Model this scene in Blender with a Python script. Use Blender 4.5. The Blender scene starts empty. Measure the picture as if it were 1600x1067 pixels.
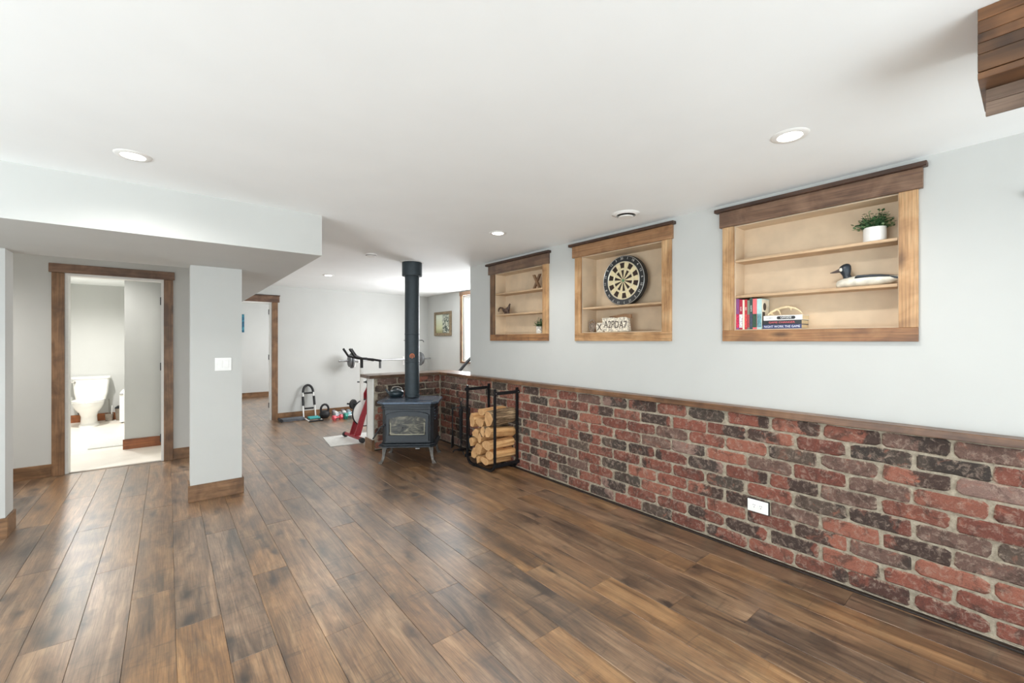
import bpy, bmesh, math, random
from mathutils import Vector, Matrix
random.seed(7)
S = bpy.context.scene
COL = S.collection
PI = math.pi

# ------------------------------------------------------------------ camera, world, lights, exposure
cam_d = bpy.data.cameras.new('camera'); cam = bpy.data.objects.new('camera', cam_d); COL.objects.link(cam)
cam.location = (0, 0, 1.40); cam.rotation_euler = (PI/2, 0, -math.radians(39.016))
cam_d.sensor_width = 36.0; cam_d.lens = 664.0/1600*36; cam_d.shift_y = -2.0/1600; cam_d.clip_start = 0.02
S.camera = cam
S.view_settings.view_transform = 'Standard'; S.view_settings.look = 'None'
S.view_settings.exposure = 0.16; S.view_settings.gamma = 1.0; S.view_settings.use_curve_mapping = False
w = bpy.data.worlds.new('world'); S.world = w; w.use_nodes = True
w.node_tree.nodes['Background'].inputs[0].default_value = (0.93, 0.97, 1.0, 1)
w.node_tree.nodes['Background'].inputs[1].default_value = 2.2
try:
    S.cycles.use_denoising = True; S.cycles.max_bounces = 12; S.cycles.diffuse_bounces = 8
    S.cycles.sample_clamp_indirect = 6.0
except Exception: pass

def area_light(name, loc, rot, sx, sy, power, color=(1, 1, 1), spread=PI):
    l = bpy.data.lights.new(name, 'AREA'); l.shape = 'RECTANGLE'; l.size = sx; l.size_y = sy
    l.energy = power; l.color = color; l.spread = spread
    o = bpy.data.objects.new(name, l); COL.objects.link(o); o.location = loc; o.rotation_euler = rot
    return o
def spot_light(name, loc, power, color=(1.0, 0.975, 0.94), size=160, blend=0.8):
    l = bpy.data.lights.new(name, 'SPOT'); l.energy = power; l.color = color
    l.spot_size = math.radians(size); l.spot_blend = blend; l.shadow_soft_size = 0.05
    o = bpy.data.objects.new(name, l); COL.objects.link(o); o.location = loc
    return o
ZC = 2.355                                    # ceiling height
# added rear and side fill aimed at the ceiling; gym and far-room window daylight
area_light('fill_rear', (0.3, -2.45, 0.95), (PI/2+0.95, 0, 0), 5.2, 1.6, 135, (0.86, 0.955, 1.0))
area_light('fill_side', (-3.15, 1.0, 0.95), (PI/2+0.95, 0, -PI/2), 3.6, 1.5, 135, (0.86, 0.955, 1.0))
area_light('daylight_gym', (4.44, 6.35, 1.62), (PI/2, 0, PI/2), 1.3, 1.3, 85, (0.97, 0.98, 1.0))
area_light('daylight_far', (3.18, 10.3, 1.3), (PI/2, 0, PI/2), 1.9, 1.6, 48, (0.97, 0.98, 1.0))
DOWN = [(2.257, 0.725), (2.286, 3.02), (-0.139, 2.941), (1.835, 6.554), (-0.139, 0.72), (-2.4, 2.9), (-2.4, 0.72), (2.257, -1.5), (-0.139, -1.5)]
for i, (x, y) in enumerate(DOWN):
    spot_light('downlight_glow', (x, y, ZC-0.012), 44)
spot_light('bathroom_glow', (-1.05, 8.8, ZC-0.02), 185)
spot_light('bathroom_entry_glow', (-0.85, 7.0, ZC-0.02), 45)
spot_light('hall_glow', (-2.1, 5.5, ZC-0.02), 150)
spot_light('gym_glow', (3.4, 7.3, ZC-0.02), 24)
spot_light('far_room_glow', (1.6, 10.6, ZC-0.02), 26)

# ------------------------------------------------------------------ helpers
def lin(c):
    return tuple(((v/255.0)/12.92 if v <= 10 else (((v/255.0)+0.055)/1.055)**2.4) for v in c) + (1.0,)
class N:
    def __init__(s, name):
        s.m = bpy.data.materials.new(name); s.m.use_nodes = True; s.t = s.m.node_tree
        s.b = s.t.nodes['Principled BSDF']
    def n(s, ty, **k):
        x = s.t.nodes.new(ty)
        for a, v in k.items(): setattr(x, a, v)
        return x
    def l(s, a, b): s.t.links.new(a, b)
    def val(s, x, i, v):
        if hasattr(v, 'is_output'): s.l(v, x.inputs[i])
        else: x.inputs[i].default_value = v
    def math(s, op, a, b=0.0, clamp=False):
        x = s.n('ShaderNodeMath', operation=op, use_clamp=clamp); s.val(x, 0, a); s.val(x, 1, b); return x.outputs[0]
    def ramp(s, f, stops, interp='LINEAR'):
        x = s.n('ShaderNodeValToRGB'); x.color_ramp.interpolation = interp
        e = x.color_ramp.elements
        while len(e) < len(stops): e.new(0.5)
        for i, (p, c) in enumerate(stops):
            e[i].position = p; e[i].color = c if isinstance(c, tuple) and len(c) == 4 else ((c, c, c, 1) if isinstance(c, (int, float)) else lin(c))
        s.l(f, x.inputs[0]); return x.outputs[0]
    def mix(s, f, a, b, mode='MIX'):
        x = s.n('ShaderNodeMix', data_type='RGBA', blend_type=mode)
        s.val(x, 0, f); s.val(x, 6, a); s.val(x, 7, b); return x.outputs[2]
    def coords(s, scale=(1, 1, 1), rnd=0.0, kind='Object'):
        tc = s.n('ShaderNodeTexCoord'); v = tc.outputs[kind]
        if rnd:
            oi = s.n('ShaderNodeObjectInfo'); r = s.math('MULTIPLY', oi.outputs['Random'], rnd)
            ad = s.n('ShaderNodeVectorMath', operation='ADD'); s.l(v, ad.inputs[0]); s.l(r, ad.inputs[1]); v = ad.outputs[0]
        mp = s.n('ShaderNodeMapping'); mp.inputs['Scale'].default_value = scale; s.l(v, mp.inputs[0])
        return mp.outputs[0]
    def noise(s, v, scale=5, detail=4, rough=0.5, dist=0.0):
        x = s.n('ShaderNodeTexNoise'); x.inputs['Scale'].default_value = scale; x.inputs['Detail'].default_value = detail
        x.inputs['Roughness'].default_value = rough; x.inputs['Distortion'].default_value = dist
        s.l(v, x.inputs['Vector']); return x.outputs[0]
    def bump(s, h, strength=0.2, dist=0.01):
        x = s.n('ShaderNodeBump'); x.inputs['Strength'].default_value = strength; x.inputs['Distance'].default_value = dist
        s.l(h, x.inputs['Height']); s.l(x.outputs[0], s.b.inputs['Normal'])
    def random(s): return s.n('ShaderNodeObjectInfo').outputs['Random']
    def col(s, c): s.val(s.b, 'Base Color', c)
    def rough(s, v): s.val(s.b, 'Roughness', v)

def plain(name, c, rough=0.5, metal=0.0, emit=None, var=0.06, spec=None, bump=0.0, scale=30):
    m = N(name); v = m.coords(rnd=9.0); nz = m.noise(v, scale, 3)
    lo = tuple(max(0, x*(1-var)) for x in c); hi = tuple(min(255, x*(1+var)) for x in c)
    m.col(m.ramp(nz, [(0.3, lin(lo)), (0.7, lin(hi))])); m.rough(rough); m.b.inputs['Metallic'].default_value = metal
    if spec is not None: m.b.inputs['Specular IOR Level'].default_value = spec
    if bump: m.bump(nz, bump, 0.004)
    if emit:
        m.b.inputs['Emission Color'].default_value = lin(c); m.b.inputs['Emission Strength'].default_value = emit
    return m.m

def wood(name, dark, mid, light, axis='Y', rough=0.45, patch=0.5, k=1.0):
    m = N(name)
    al, ac = 1.1*k, 14.0*k
    sc = {'X': (al, ac, ac), 'Y': (ac, al, ac), 'Z': (ac, ac, al)}[axis]
    a = m.noise(m.coords(sc, 31.0), 1.0, 5, 0.6, 1.2)
    al, ac = 3.0*k, 130.0*k
    sc2 = {'X': (al, ac, ac), 'Y': (ac, al, ac), 'Z': (ac, ac, al)}[axis]
    g = m.noise(m.coords(sc2, 17.0), 1.0, 4, 0.6, 0.3)
    p = m.noise(m.coords((1, 1, 1), 13.0), 5.5*k, 3, 0.55, 0.8)
    c = m.ramp(a, [(0.30, dark), (0.5, mid), (0.70, light)])
    c = m.mix(patch, c, m.ramp(p, [(0.35, dark), (0.5, mid), (0.7, light)]))
    c = m.mix(0.5, c, m.ramp(g, [(0.34, 0.30), (0.58, 1.0)]), 'MULTIPLY')
    kn = m.n('ShaderNodeTexVoronoi'); al, ac = 2.2*k, 7.0*k
    m.l(m.coords({'X': (al, ac, ac), 'Y': (ac, al, ac), 'Z': (ac, ac, al)}[axis], 5.0), kn.inputs['Vector']); kn.inputs['Scale'].default_value = 1.0
    kf = m.ramp(kn.outputs['Distance'], [(0.05, 0.75), (0.17, 0.0)])
    c = m.mix(kf, c, tuple(x*0.35 for x in (dark if len(dark) == 4 else lin(dark))[:3])+(1.0,))
    m.col(c); m.rough(rough); m.bump(g, 0.12, 0.002)
    return m.m

def floor_mat():
    m = N('floor_wood'); r = m.random()
    a = m.noise(m.coords((8.0, 1.1, 1.0), 41.0), 1.0, 6, 0.66, 1.8)
    tone = m.noise(m.coords((2.4, 1.3, 1), 23.0), 1.0, 5, 0.62, 1.2)
    streak = m.noise(m.coords((42.0, 1.7, 1.0), 29.0), 1.0, 5, 0.65, 0.8)
    fine = m.noise(m.coords((240.0, 6.0, 1.0), 7.0), 1.0, 3, 0.6, 0.2)
    cross = m.noise(m.coords((3.0, 20.0, 1.0), 11.0), 1.0, 4, 0.6, 1.2)
    c1 = m.ramp(a, [(0.34, (50, 34, 22)), (0.43, (102, 73, 47)), (0.53, (142, 106, 71)), (0.66, (184, 148, 108))])
    c2 = m.ramp(tone, [(0.36, (52, 40, 30)), (0.45, (104, 80, 57)), (0.55, (144, 107, 72)), (0.66, (172, 136, 98))])
    c = m.mix(0.5, c1, c2)
    c = m.mix(0.55, c, m.ramp(streak, [(0.36, 0.34), (0.48, 0.9), (0.62, 1.08)]), 'MULTIPLY')
    dk = m.math('MULTIPLY', m.ramp(cross, [(0.56, 0.0), (0.68, 1.0)]), m.ramp(tone, [(0.38, 1.0), (0.58, 0.1)]))
    c = m.mix(m.math('MULTIPLY', dk, 0.8), c, lin((54, 37, 25)))
    c = m.mix(0.6, c, m.ramp(fine, [(0.36, 0.45), (0.56, 1.05)]), 'MULTIPLY')
    kn = m.n('ShaderNodeTexVoronoi'); kv = m.n('ShaderNodeVectorMath', operation='ADD')
    wob = m.noise(m.coords((14, 9, 1), 3.0), 1.0, 3, 0.5); m.l(m.coords((7.0, 2.6, 1), 3.0), kv.inputs[0]); m.l(m.math('MULTIPLY', wob, 0.55), kv.inputs[1])
    m.l(kv.outputs[0], kn.inputs['Vector']); kn.inputs['Scale'].default_value = 1.0
    c = m.mix(m.ramp(kn.outputs['Distance'], [(0.06, 0.95), (0.14, 0.6), (0.30, 0.0)]), c, lin((38, 26, 17)))
    hv = m.n('ShaderNodeHueSaturation'); m.l(c, hv.inputs['Color']); m.l(m.ramp(r, [(0.0, 0.90), (1.0, 1.12)]), hv.inputs['Value'])
    m.l(m.ramp(r, [(0.0, 1.0), (0.35, 0.82), (0.7, 1.08), (1.0, 0.9)]), hv.inputs['Saturation'])
    m.col(hv.outputs[0]); m.rough(m.ramp(fine, [(0.3, 0.38), (0.7, 0.30)])); m.bump(fine, 0.12, 0.001)
    m.b.inputs['Specular IOR Level'].default_value = 0.6
    m.b.inputs['Coat Weight'].default_value = 1.0; m.b.inputs['Coat Roughness'].default_value = 0.36; m.b.inputs['Coat IOR'].default_value = 1.65
    return m.m

def brick_mat():
    m = N('brick_clay'); r = m.random()
    base = m.ramp(r, [(0.0, (138, 80, 65)), (0.12, (116, 66, 54)), (0.24, (154, 96, 78)), (0.36, (128, 74, 60)), (0.48, (110, 84, 74)),
                      (0.58, (140, 86, 70)), (0.68, (90, 76, 66)), (0.76, (124, 74, 60)), (0.85, (138, 110, 100)), (0.94, (76, 66, 58))], 'CONSTANT')
    v = m.coords((1, 1, 1), 19.0)
    blot = m.noise(v, 11.0, 5, 0.65, 0.8)
    tc = m.n('ShaderNodeTexCoord'); sx = m.n('ShaderNodeSeparateXYZ'); m.l(tc.outputs['Object'], sx.inputs[0])
    r2 = m.math('FRACT', m.math('MULTIPLY', r, 17.3))
    sg = m.math('SIGN', m.math('SUBTRACT', m.math('FRACT', m.math('MULTIPLY', r, 31.7)), 0.5))
    pos = m.math('MULTIPLY', m.math('SUBTRACT', r2, 0.5), 0.36)
    edge = m.math('ADD', m.math('MULTIPLY', m.math('SUBTRACT', m.math('MULTIPLY', sx.outputs[1], sg), pos), 16.0), m.math('MULTIPLY', m.math('SUBTRACT', blot, 0.5), 4.0))
    em = m.ramp(edge, [(0.45, 0.0), (0.8, 1.0)])
    on = m.ramp(m.math('FRACT', m.math('MULTIPLY', r, 7.7)), [(0.40, 0.0), (0.46, 0.9)])
    c = m.mix(m.math('MULTIPLY', em, on), base, lin((56, 48, 43)))
    c = m.mix(m.ramp(blot, [(0.52, 0.0), (0.64, 0.7)]), c, lin((66, 49, 42)))
    c = m.mix(m.ramp(blot, [(0.30, 0.55), (0.42, 0.0)]), c, lin((168, 100, 78)))
    sm = m.noise(v, 34.0, 6, 0.72, 0.6)
    c = m.mix(m.ramp(sm, [(0.50, 0.0), (0.68, 0.55)]), c, lin((184, 162, 146)))
    # smeared mortar along the arrises
    ez = m.math('ABSOLUTE', sx.outputs[2]); ey = m.math('ABSOLUTE', sx.outputs[1])
    ed = m.math('MAXIMUM', m.math('MULTIPLY', m.math('SUBTRACT', ez, 0.031), 60.0), m.math('MULTIPLY', m.math('SUBTRACT', ey, 0.115), 45.0))
    ef = m.ramp(m.math('ADD', ed, m.math('MULTIPLY', m.math('SUBTRACT', sm, 0.5), 3.2)), [(0.35, 0.0), (0.9, 0.75)])
    c = m.mix(ef, c, lin((178, 160, 140)))
    fine = m.noise(v, 240.0, 3, 0.6)
    c = m.mix(0.55, c, m.ramp(fine, [(0.35, 0.5), (0.62, 1.0)]), 'MULTIPLY')
    m.col(c); m.rough(0.85)
    m.bump(m.math('ADD', m.math('MULTIPLY', fine, 0.3), m.math('ADD', sm, blot)), 0.9, 0.008)
    return m.m

def mortar_mat():
    m = N('mortar'); v = m.coords(); a = m.noise(v, 30, 5, 0.6); f = m.noise(v, 260, 3, 0.6)
    m.col(m.mix(0.5, m.ramp(a, [(0.3, (134, 124, 108)), (0.7, (192, 180, 160))]), m.ramp(f, [(0.3, 0.7), (0.6, 1.0)]), 'MULTIPLY'))
    m.rough(0.9); m.bump(m.math('ADD', a, m.math('MULTIPLY', f, 0.4)), 0.8, 0.008); return m.m

def glass_mat(name, c=(235, 240, 240), rough=0.02, alpha=0.25):
    m = N(name); m.col(lin(c)); m.rough(rough); m.b.inputs['Alpha'].default_value = alpha; return m.m

M = {}
M['wall'] = plain('wall_paint', (195, 196, 193), 0.75, var=0.008, scale=3)
M['ceil'] = plain('ceiling_paint', (243, 246, 246), 0.85, var=0.006, scale=3)
M['white'] = plain('white_trim_paint', (236, 236, 233), 0.45, var=0.01)
M['floor'] = floor_mat(); M['brick'] = brick_mat(); M['mortar'] = mortar_mat()
TAN = (lin((138, 98, 62)), lin((190, 146, 100)), lin((218, 182, 138)))
HDR = (lin((76, 54, 42)), lin((118, 88, 68)), lin((156, 124, 100)))
BRN = (lin((80, 56, 38)), lin((128, 94, 64)), lin((162, 124, 90)))
CAPC = (lin((48, 34, 28)), lin((76, 54, 42)), lin((98, 72, 56)))
for ax in 'XYZ':
    M['tan'+ax] = wood('tan_wood_'+ax, *TAN, ax, 0.45)
    M['hdr'+ax] = wood('header_wood_'+ax, *HDR, ax, 0.4)
    M['brn'+ax] = wood('brown_wood_'+ax, *BRN, ax, 0.4)
    M['cap'+ax] = wood('dark_wood_'+ax, *CAPC, ax, 0.4)
M['railA'] = wood('rail_wood', lin((92, 60, 40)), lin((150, 104, 66)), lin((184, 138, 92)), 'Y', 0.45)
M['ledge'] = wood('ledge_wood', lin((66, 46, 34)), lin((118, 84, 60)), lin((158, 118, 86)), 'Y', 0.3, 0.6, 0.8)
M['ledgeX'] = wood('ledge_wood_across', lin((60, 44, 36)), lin((104, 80, 62)), lin((140, 110, 84)), 'X', 0.3, 0.6, 0.8)
M['ply'] = plain('birch_plywood', (208, 186, 158), 0.6, var=0.04, scale=7)
M['shelf'] = wood('shelf_board', lin((180, 146, 110)), lin((204, 172, 136)), lin((216, 188, 154)), 'Y', 0.5, 0.4)
M['bathbase'] = wood('bath_base_wood', lin((112, 62, 32)), lin((156, 92, 50)), lin((182, 116, 68)), 'X', 0.45)
M['beam'] = wood('beam_wood', lin((44, 30, 20)), lin((104, 70, 44)), lin((156, 108, 68)), 'Y', 0.45, 0.75, 0.5)
M['beamdark'] = wood('beam_wood_dark', lin((34, 26, 20)), lin((66, 46, 32)), lin((122, 84, 52)), 'Y', 0.5, 0.8, 0.5)
M['beamgrey'] = wood('beam_wood_grey', lin((84, 66, 54)), lin((124, 102, 86)), lin((158, 134, 116)), 'Y', 0.5, 0.6, 0.8)
M['iron'] = plain('black_iron', (38, 42, 46), 0.45, 0.3, var=0.15)
M['stove'] = plain('stove_enamel', (38, 44, 50), 0.36, 0.2, var=0.06, spec=0.6)
M['stovetop'] = plain('stove_top_iron', (84, 96, 112), 0.25, 0.5, var=0.08)
M['flue'] = plain('flue_paint', (46, 56, 62), 0.5, 0.2, var=0.05)
M['black'] = plain('black_rubber', (28, 28, 30), 0.6, var=0.2)
M['steel'] = plain('steel', (176, 178, 180), 0.3, 0.9)
M['nickel'] = plain('brushed_nickel', (150, 146, 138), 0.35, 0.8)
M['plate'] = plain('grey_iron_plate', (118, 120, 122), 0.5, 0.4)
M['chinaware'] = plain('white_ceramic', (240, 239, 235), 0.15, var=0.005)
M['tile'] = plain('bathroom_floor_vinyl', (232, 226, 216), 0.35, var=0.02, scale=4)
M['mat'] = plain('bath_mat_cloth', (206, 206, 202), 0.9, var=0.05, bump=0.5, scale=120)
M['red'] = plain('red_paint', (140, 30, 42), 0.35, 0.1)
M['lamp'] = plain('lamp_lens', (255, 250, 242), 0.5, emit=9.0)
M['plastic'] = plain('white_plastic', (240, 240, 238), 0.35, var=0.01)
M['greyp'] = plain('grey_plastic', (120, 120, 118), 0.5)
M['cream'] = plain('sisal_cream', (222, 208, 168), 0.85, var=0.06)
M['dblack'] = plain('sisal_black', (52, 38, 30), 0.85, var=0.1)
M['ring'] = plain('dartboard_rim', (34, 36, 38), 0.5, var=0.12)
M['wire'] = plain('bright_wire', (214, 214, 210), 0.3, 0.6)
M['green'] = plain('bull_green', (84, 128, 92), 0.7)
M['copper'] = plain('copper_enamel', (206, 118, 72), 0.4, 0.3)

def leaf_mat():
    m = N('leaf_green'); g = m.n('ShaderNodeNewGeometry')
    m.col(m.ramp(g.outputs['Random Per Island'], [(0.0, (34, 66, 40)), (0.4, (62, 104, 62)), (0.75, (104, 146, 96)), (1.0, (158, 186, 140))])); m.rough(0.5); return m.m
M['leaf'] = leaf_mat()
def log_mats():
    m = N('split_wood'); g = m.noise(m.coords((3, 60, 60), 9.0), 1.0, 4, 0.6, 0.6); p = m.noise(m.coords((1, 1, 1), 5.0), 12, 3)
    c = m.ramp(g, [(0.3, (172, 122, 74)), (0.5, (212, 166, 112)), (0.7, (232, 194, 144))])
    c = m.mix(m.ramp(p, [(0.5, 0.0), (0.75, 0.5)]), c, lin((176, 112, 62))); m.col(c); m.rough(0.8); m.bump(g, 0.4, 0.004)
    b = N('bark'); v = b.coords((4, 26, 26), 9.0); n1 = b.noise(v, 1.0, 5, 0.65, 1.5)
    b.col(b.ramp(n1, [(0.35, (70, 54, 40)), (0.5, (134, 110, 82)), (0.65, (186, 160, 126))])); b.rough(0.95); b.bump(n1, 0.9, 0.012)
    e = N('cut_end_wood'); tc = e.n('ShaderNodeTexCoord'); wv = e.n('ShaderNodeTexWave', wave_type='RINGS', rings_direction='X')
    e.l(tc.outputs['Object'], wv.inputs['Vector']); wv.inputs['Scale'].default_value = 40; wv.inputs['Distortion'].default_value = 3
    n2 = e.noise(e.coords((1, 1, 1), 8.0), 22, 4, 0.6)
    c = e.mix(0.35, e.ramp(wv.outputs[0], [(0.2, (190, 138, 88)), (0.8, (226, 184, 132))]), e.ramp(n2, [(0.3, (176, 118, 70)), (0.7, (232, 192, 144))]))
    e.col(c); e.rough(0.8); e.bump(n2, 0.3, 0.004)
    return m.m, b.m, e.m
M['split'], M['bark'], M['cut'] = log_mats()

# ---- mesh building
class B:
    def __init__(s): s.b = bmesh.new(); s.mi = 0
    def _tag(s, faces):
        for f in faces: f.material_index = s.mi
    def box(s, a, b, bev=0.0, seg=1, M4=None):
        r = bmesh.ops.create_cube(s.b, size=1.0); vs = r['verts']
        for v in vs:
            v.co = Vector(((a[0]+b[0])/2+v.co.x*(b[0]-a[0]), (a[1]+b[1])/2+v.co.y*(b[1]-a[1]), (a[2]+b[2])/2+v.co.z*(b[2]-a[2])))
        fs = set(f for v in vs for f in v.link_faces)
        if bev > 0:
            es = list(set(e for v in vs for e in v.link_edges))
            r2 = bmesh.ops.bevel(s.b, geom=es, offset=bev, segments=seg, affect='EDGES', profile=0.6)
            fs = set(r2['faces']) | set(f for f in fs if f.is_valid); vs = list(set(v for f in fs for v in f.verts))
        s._tag(fs)
        if M4 is not None: bmesh.ops.transform(s.b, matrix=M4, verts=vs)
        return vs
    def cyl(s, p0, p1, r0, r1=None, seg=16, caps=True):
        return s.tube([p0, p1], [r0, r0 if r1 is None else r1], seg, caps)
    def tube(s, pts, r, seg=10, caps=True, closed=False):
        pts = [Vector(p) for p in pts]; n = len(pts)
        rs = r if isinstance(r, (list, tuple)) else [r]*n
        rings = []; up = None
        for i, p in enumerate(pts):
            if closed: d = pts[(i+1) % n]-pts[i-1]
            else: d = (pts[min(i+1, n-1)]-pts[max(i-1, 0)])
            d.normalize()
            if up is None:
                a = Vector((0, 0, 1)) if abs(d.z) < 0.9 else Vector((1, 0, 0))
                up = (a-d*a.dot(d)).normalized()
            else: up = (up-d*up.dot(d)).normalized()
            sd = d.cross(up)
            rings.append([s.b.verts.new(p+(up*math.cos(t)+sd*math.sin(t))*rs[i]) for t in [2*PI*k/seg for k in range(seg)]])
        fs = []
        for i in range(n if closed else n-1):
            A, C = rings[i], rings[(i+1) % n]
            for k in range(seg): fs.append(s.b.faces.new((A[k], A[(k+1) % seg], C[(k+1) % seg], C[k])))
        if caps and not closed:
            fs.append(s.b.faces.new(rings[0][::-1])); fs.append(s.b.faces.new(rings[-1]))
        s._tag(fs); return [v for r_ in rings for v in r_]
    def loft(s, rings, caps=True):
        R = [[s.b.verts.new(p) for p in r] for r in rings]; fs = []; n = len(R[0])
        for A, C in zip(R, R[1:]):
            for k in range(n): fs.append(s.b.faces.new((A[k], A[(k+1) % n], C[(k+1) % n], C[k])))
        if caps: fs.append(s.b.faces.new(R[0][::-1])); fs.append(s.b.faces.new(R[-1]))
        s._tag(fs); return R
    def lathe(s, prof, c=(0, 0, 0), seg=24, axis='Z', sx=1, sy=1):
        rings = []
        for (r, h) in prof:
            r = max(r, 1e-4)
            ring = []
            for k in range(seg):
                a, b = r*math.cos(2*PI*k/seg)*sx, r*math.sin(2*PI*k/seg)*sy
                p = (a, b, h) if axis == 'Z' else ((h, a, b) if axis == 'X' else (b, h, a))
                ring.append((p[0]+c[0], p[1]+c[1], p[2]+c[2]))
            rings.append(ring)
        return s.loft(rings)
    def prism(s, poly, axis, a, b, bev=0.0):
        def P(u, v, h): return {'X': (h, u, v), 'Y': (u, h, v), 'Z': (u, v, h)}[axis]
        R = s.loft([[P(u, v, a) for u, v in poly], [P(u, v, b) for u, v in poly]])
        if bev:
            es = set()
            for ring in R:
                for k in range(len(ring)):
                    e = s.b.edges.get((ring[k], ring[(k+1) % len(ring)]))
                    if e: es.add(e)
            bmesh.ops.bevel(s.b, geom=list(es), offset=bev, segments=1, affect='EDGES')
        return R
    def sphere(s, c, r, sx=1, sy=1, sz=1, seg=16, rings=10):
        return s.lathe([(r*math.sin(PI*i/rings), 0) for i in range(1)] and [(r*math.sin(PI*i/rings)+1e-4, -r*math.cos(PI*i/rings)*sz) for i in range(rings+1)], c, seg, 'Z', sx, sy)
def shift(o, c):
    for v in o.b.verts: v.co -= Vector(c)
def obj(name, b, mats, parent=None, smooth=False, loc=None, origin=None, label=None):
    """link a B builder as one mesh object. origin: world-space coordinates are re-based on it."""
    if origin is not None: shift(b, origin)
    bmesh.ops.recalc_face_normals(b.b, faces=b.b.faces)
    me = bpy.data.meshes.new(name); b.b.to_mesh(me); b.b.free()
    for m_ in (mats if isinstance(mats, (list, tuple)) else [mats]): me.materials.append(m_)
    if smooth:
        for p in me.polygons: p.use_smooth = True
        try: me.set_sharp_from_angle(angle=math.radians(40))
        except Exception: pass
    o = bpy.data.objects.new(name, me); COL.objects.link(o)
    if parent is not None: o.parent = parent
    if loc is not None: o.location = loc
    if label: o['label'] = label
    return o
def thing(name, label, cat, loc=(0, 0, 0), rz=0.0, group=None):
    o = bpy.data.objects.new(name, None); COL.objects.link(o); o.location = loc; o.rotation_euler = (0, 0, rz)
    o.empty_display_size = 0.1; o['label'] = label; o['category'] = cat
    if group: o['group'] = group
    return o
def tag(o, label, cat, group=None):
    o['label'] = label; o['category'] = cat
    if group: o['group'] = group
    return o
def struct(name, b, m, parent=None, label=None, smooth=False):
    o = obj(name, b, m, parent, smooth)
    if parent is None: o['kind'] = 'structure'
    if label: o['label'] = label
    return o
def dup(root, loc, rz, label, group=None):
    r = root.copy(); COL.objects.link(r); r.location = loc; r.rotation_euler = (0, 0, rz); r['label'] = label
    if group: r['group'] = group
    for ch in list(root.children):
        c = ch.copy(); COL.objects.link(c); c.parent = r
        for g in list(ch.children):
            d = g.copy(); COL.objects.link(d); d.parent = c
    return r
def text(name, s, size, mat, parent, M4, depth=0.001, label=None, width=None):
    cu = bpy.data.curves.new(name, 'FONT'); cu.body = s; cu.size = size; cu.extrude = depth
    cu.align_x = 'CENTER'; cu.align_y = 'CENTER'; cu.resolution_u = 2
    t = bpy.data.objects.new(name, cu); me = bpy.data.meshes.new_from_object(t); bpy.data.objects.remove(t)
    if width:
        xs_ = [v.co.x for v in me.vertices]; k_ = width/max(1e-6, max(xs_)-min(xs_)); me.transform(Matrix.Diagonal((k_, 1, 1, 1)))
    me.transform(M4); me.materials.clear(); me.materials.append(mat)
    o = bpy.data.objects.new(name, me); COL.objects.link(o); o.parent = parent
    if label: o['label'] = label
    return o
# text facing -X (read from the left side of the right wall): letter x axis -> -Y, letter y axis -> +Z
def face_negx(c, roll=0.0):
    R = Matrix(((0, 0, -1, 0), (-1, 0, 0, 0), (0, 1, 0, 0), (0, 0, 0, 1)))
    return Matrix.Translation(c) @ R @ Matrix.Rotation(roll, 4, 'Z')

# ------------------------------------------------------------------ the setting
XU, XB = 3.06, 2.992           # plaster face of the right wall above the ledge, brick face below it
# ceiling (one slab) and soffit
b = B(); b.box((-3.4, -2.7, ZC), (4.75, 12.3, ZC+0.12)); struct('ceiling', b, M['ceil'])
b = B()
b.prism([(-3.4, 3.46), (0.922, 3.46), (0.98, 8.44), (0.40, 8.44), (0.40, 4.80), (-3.4, 4.80)], 'Z', 2.05, ZC)
struct('trim_1', b, M['wall'], label='boxed soffit hanging below the ceiling at the left')
# floor: sub floor plus planks
fl = B(); fl.box((-3.4, -2.7, -0.12), (4.75, 12.3, -0.012))
FLOOR = struct('floor', fl, M['floor'])
seam0, pw, pl = 0.03, 0.1825, 1.56
offs = {-2: 3.54, -1: 3.07, 0: 2.625, 1: 2.20, 2: 2.93, 3: 2.113, 4: 2.574, 5: 1.75, 6: 2.104, 7: 1.473, 8: 2.29, 9: 1.943, 10: 3.144, 11: 1.21, 12: 0.91, 13: 2.9, 14: 1.35, 15: 2.2}
def plank_mesh(cache={}, L=pl, W=pw):
    key = (round(L, 3), round(W, 3))
    if key not in cache:
        q = B(); q.box((-W/2+0.0006, -L/2+0.0006, -0.012), (W/2-0.0006, L/2-0.0006, 0.0), 0.0012)
        bmesh.ops.recalc_face_normals(q.b, faces=q.b.faces)
        me = bpy.data.meshes.new('plank'); q.b.to_mesh(me); q.b.free(); me.materials.append(M['floor']); cache[key] = me
    return cache[key]
def inview(x, y):
    s = x*0.6295+y*0.777
    if s < 0.25: return False
    px = 800+664*(0.777*x-0.6295*y)/s; py = 531.5+664*1.4/s
    return -260 < px < 1900 and py < 1500
def region(xc, y):                       # plank floor exists here
    if y < 6.37: return -3.3 < xc < 4.45
    if y < 8.5: return 0.45 < xc < 4.45
    return 0.5 < xc < 3.2
nplank = 0; far = B()
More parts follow.
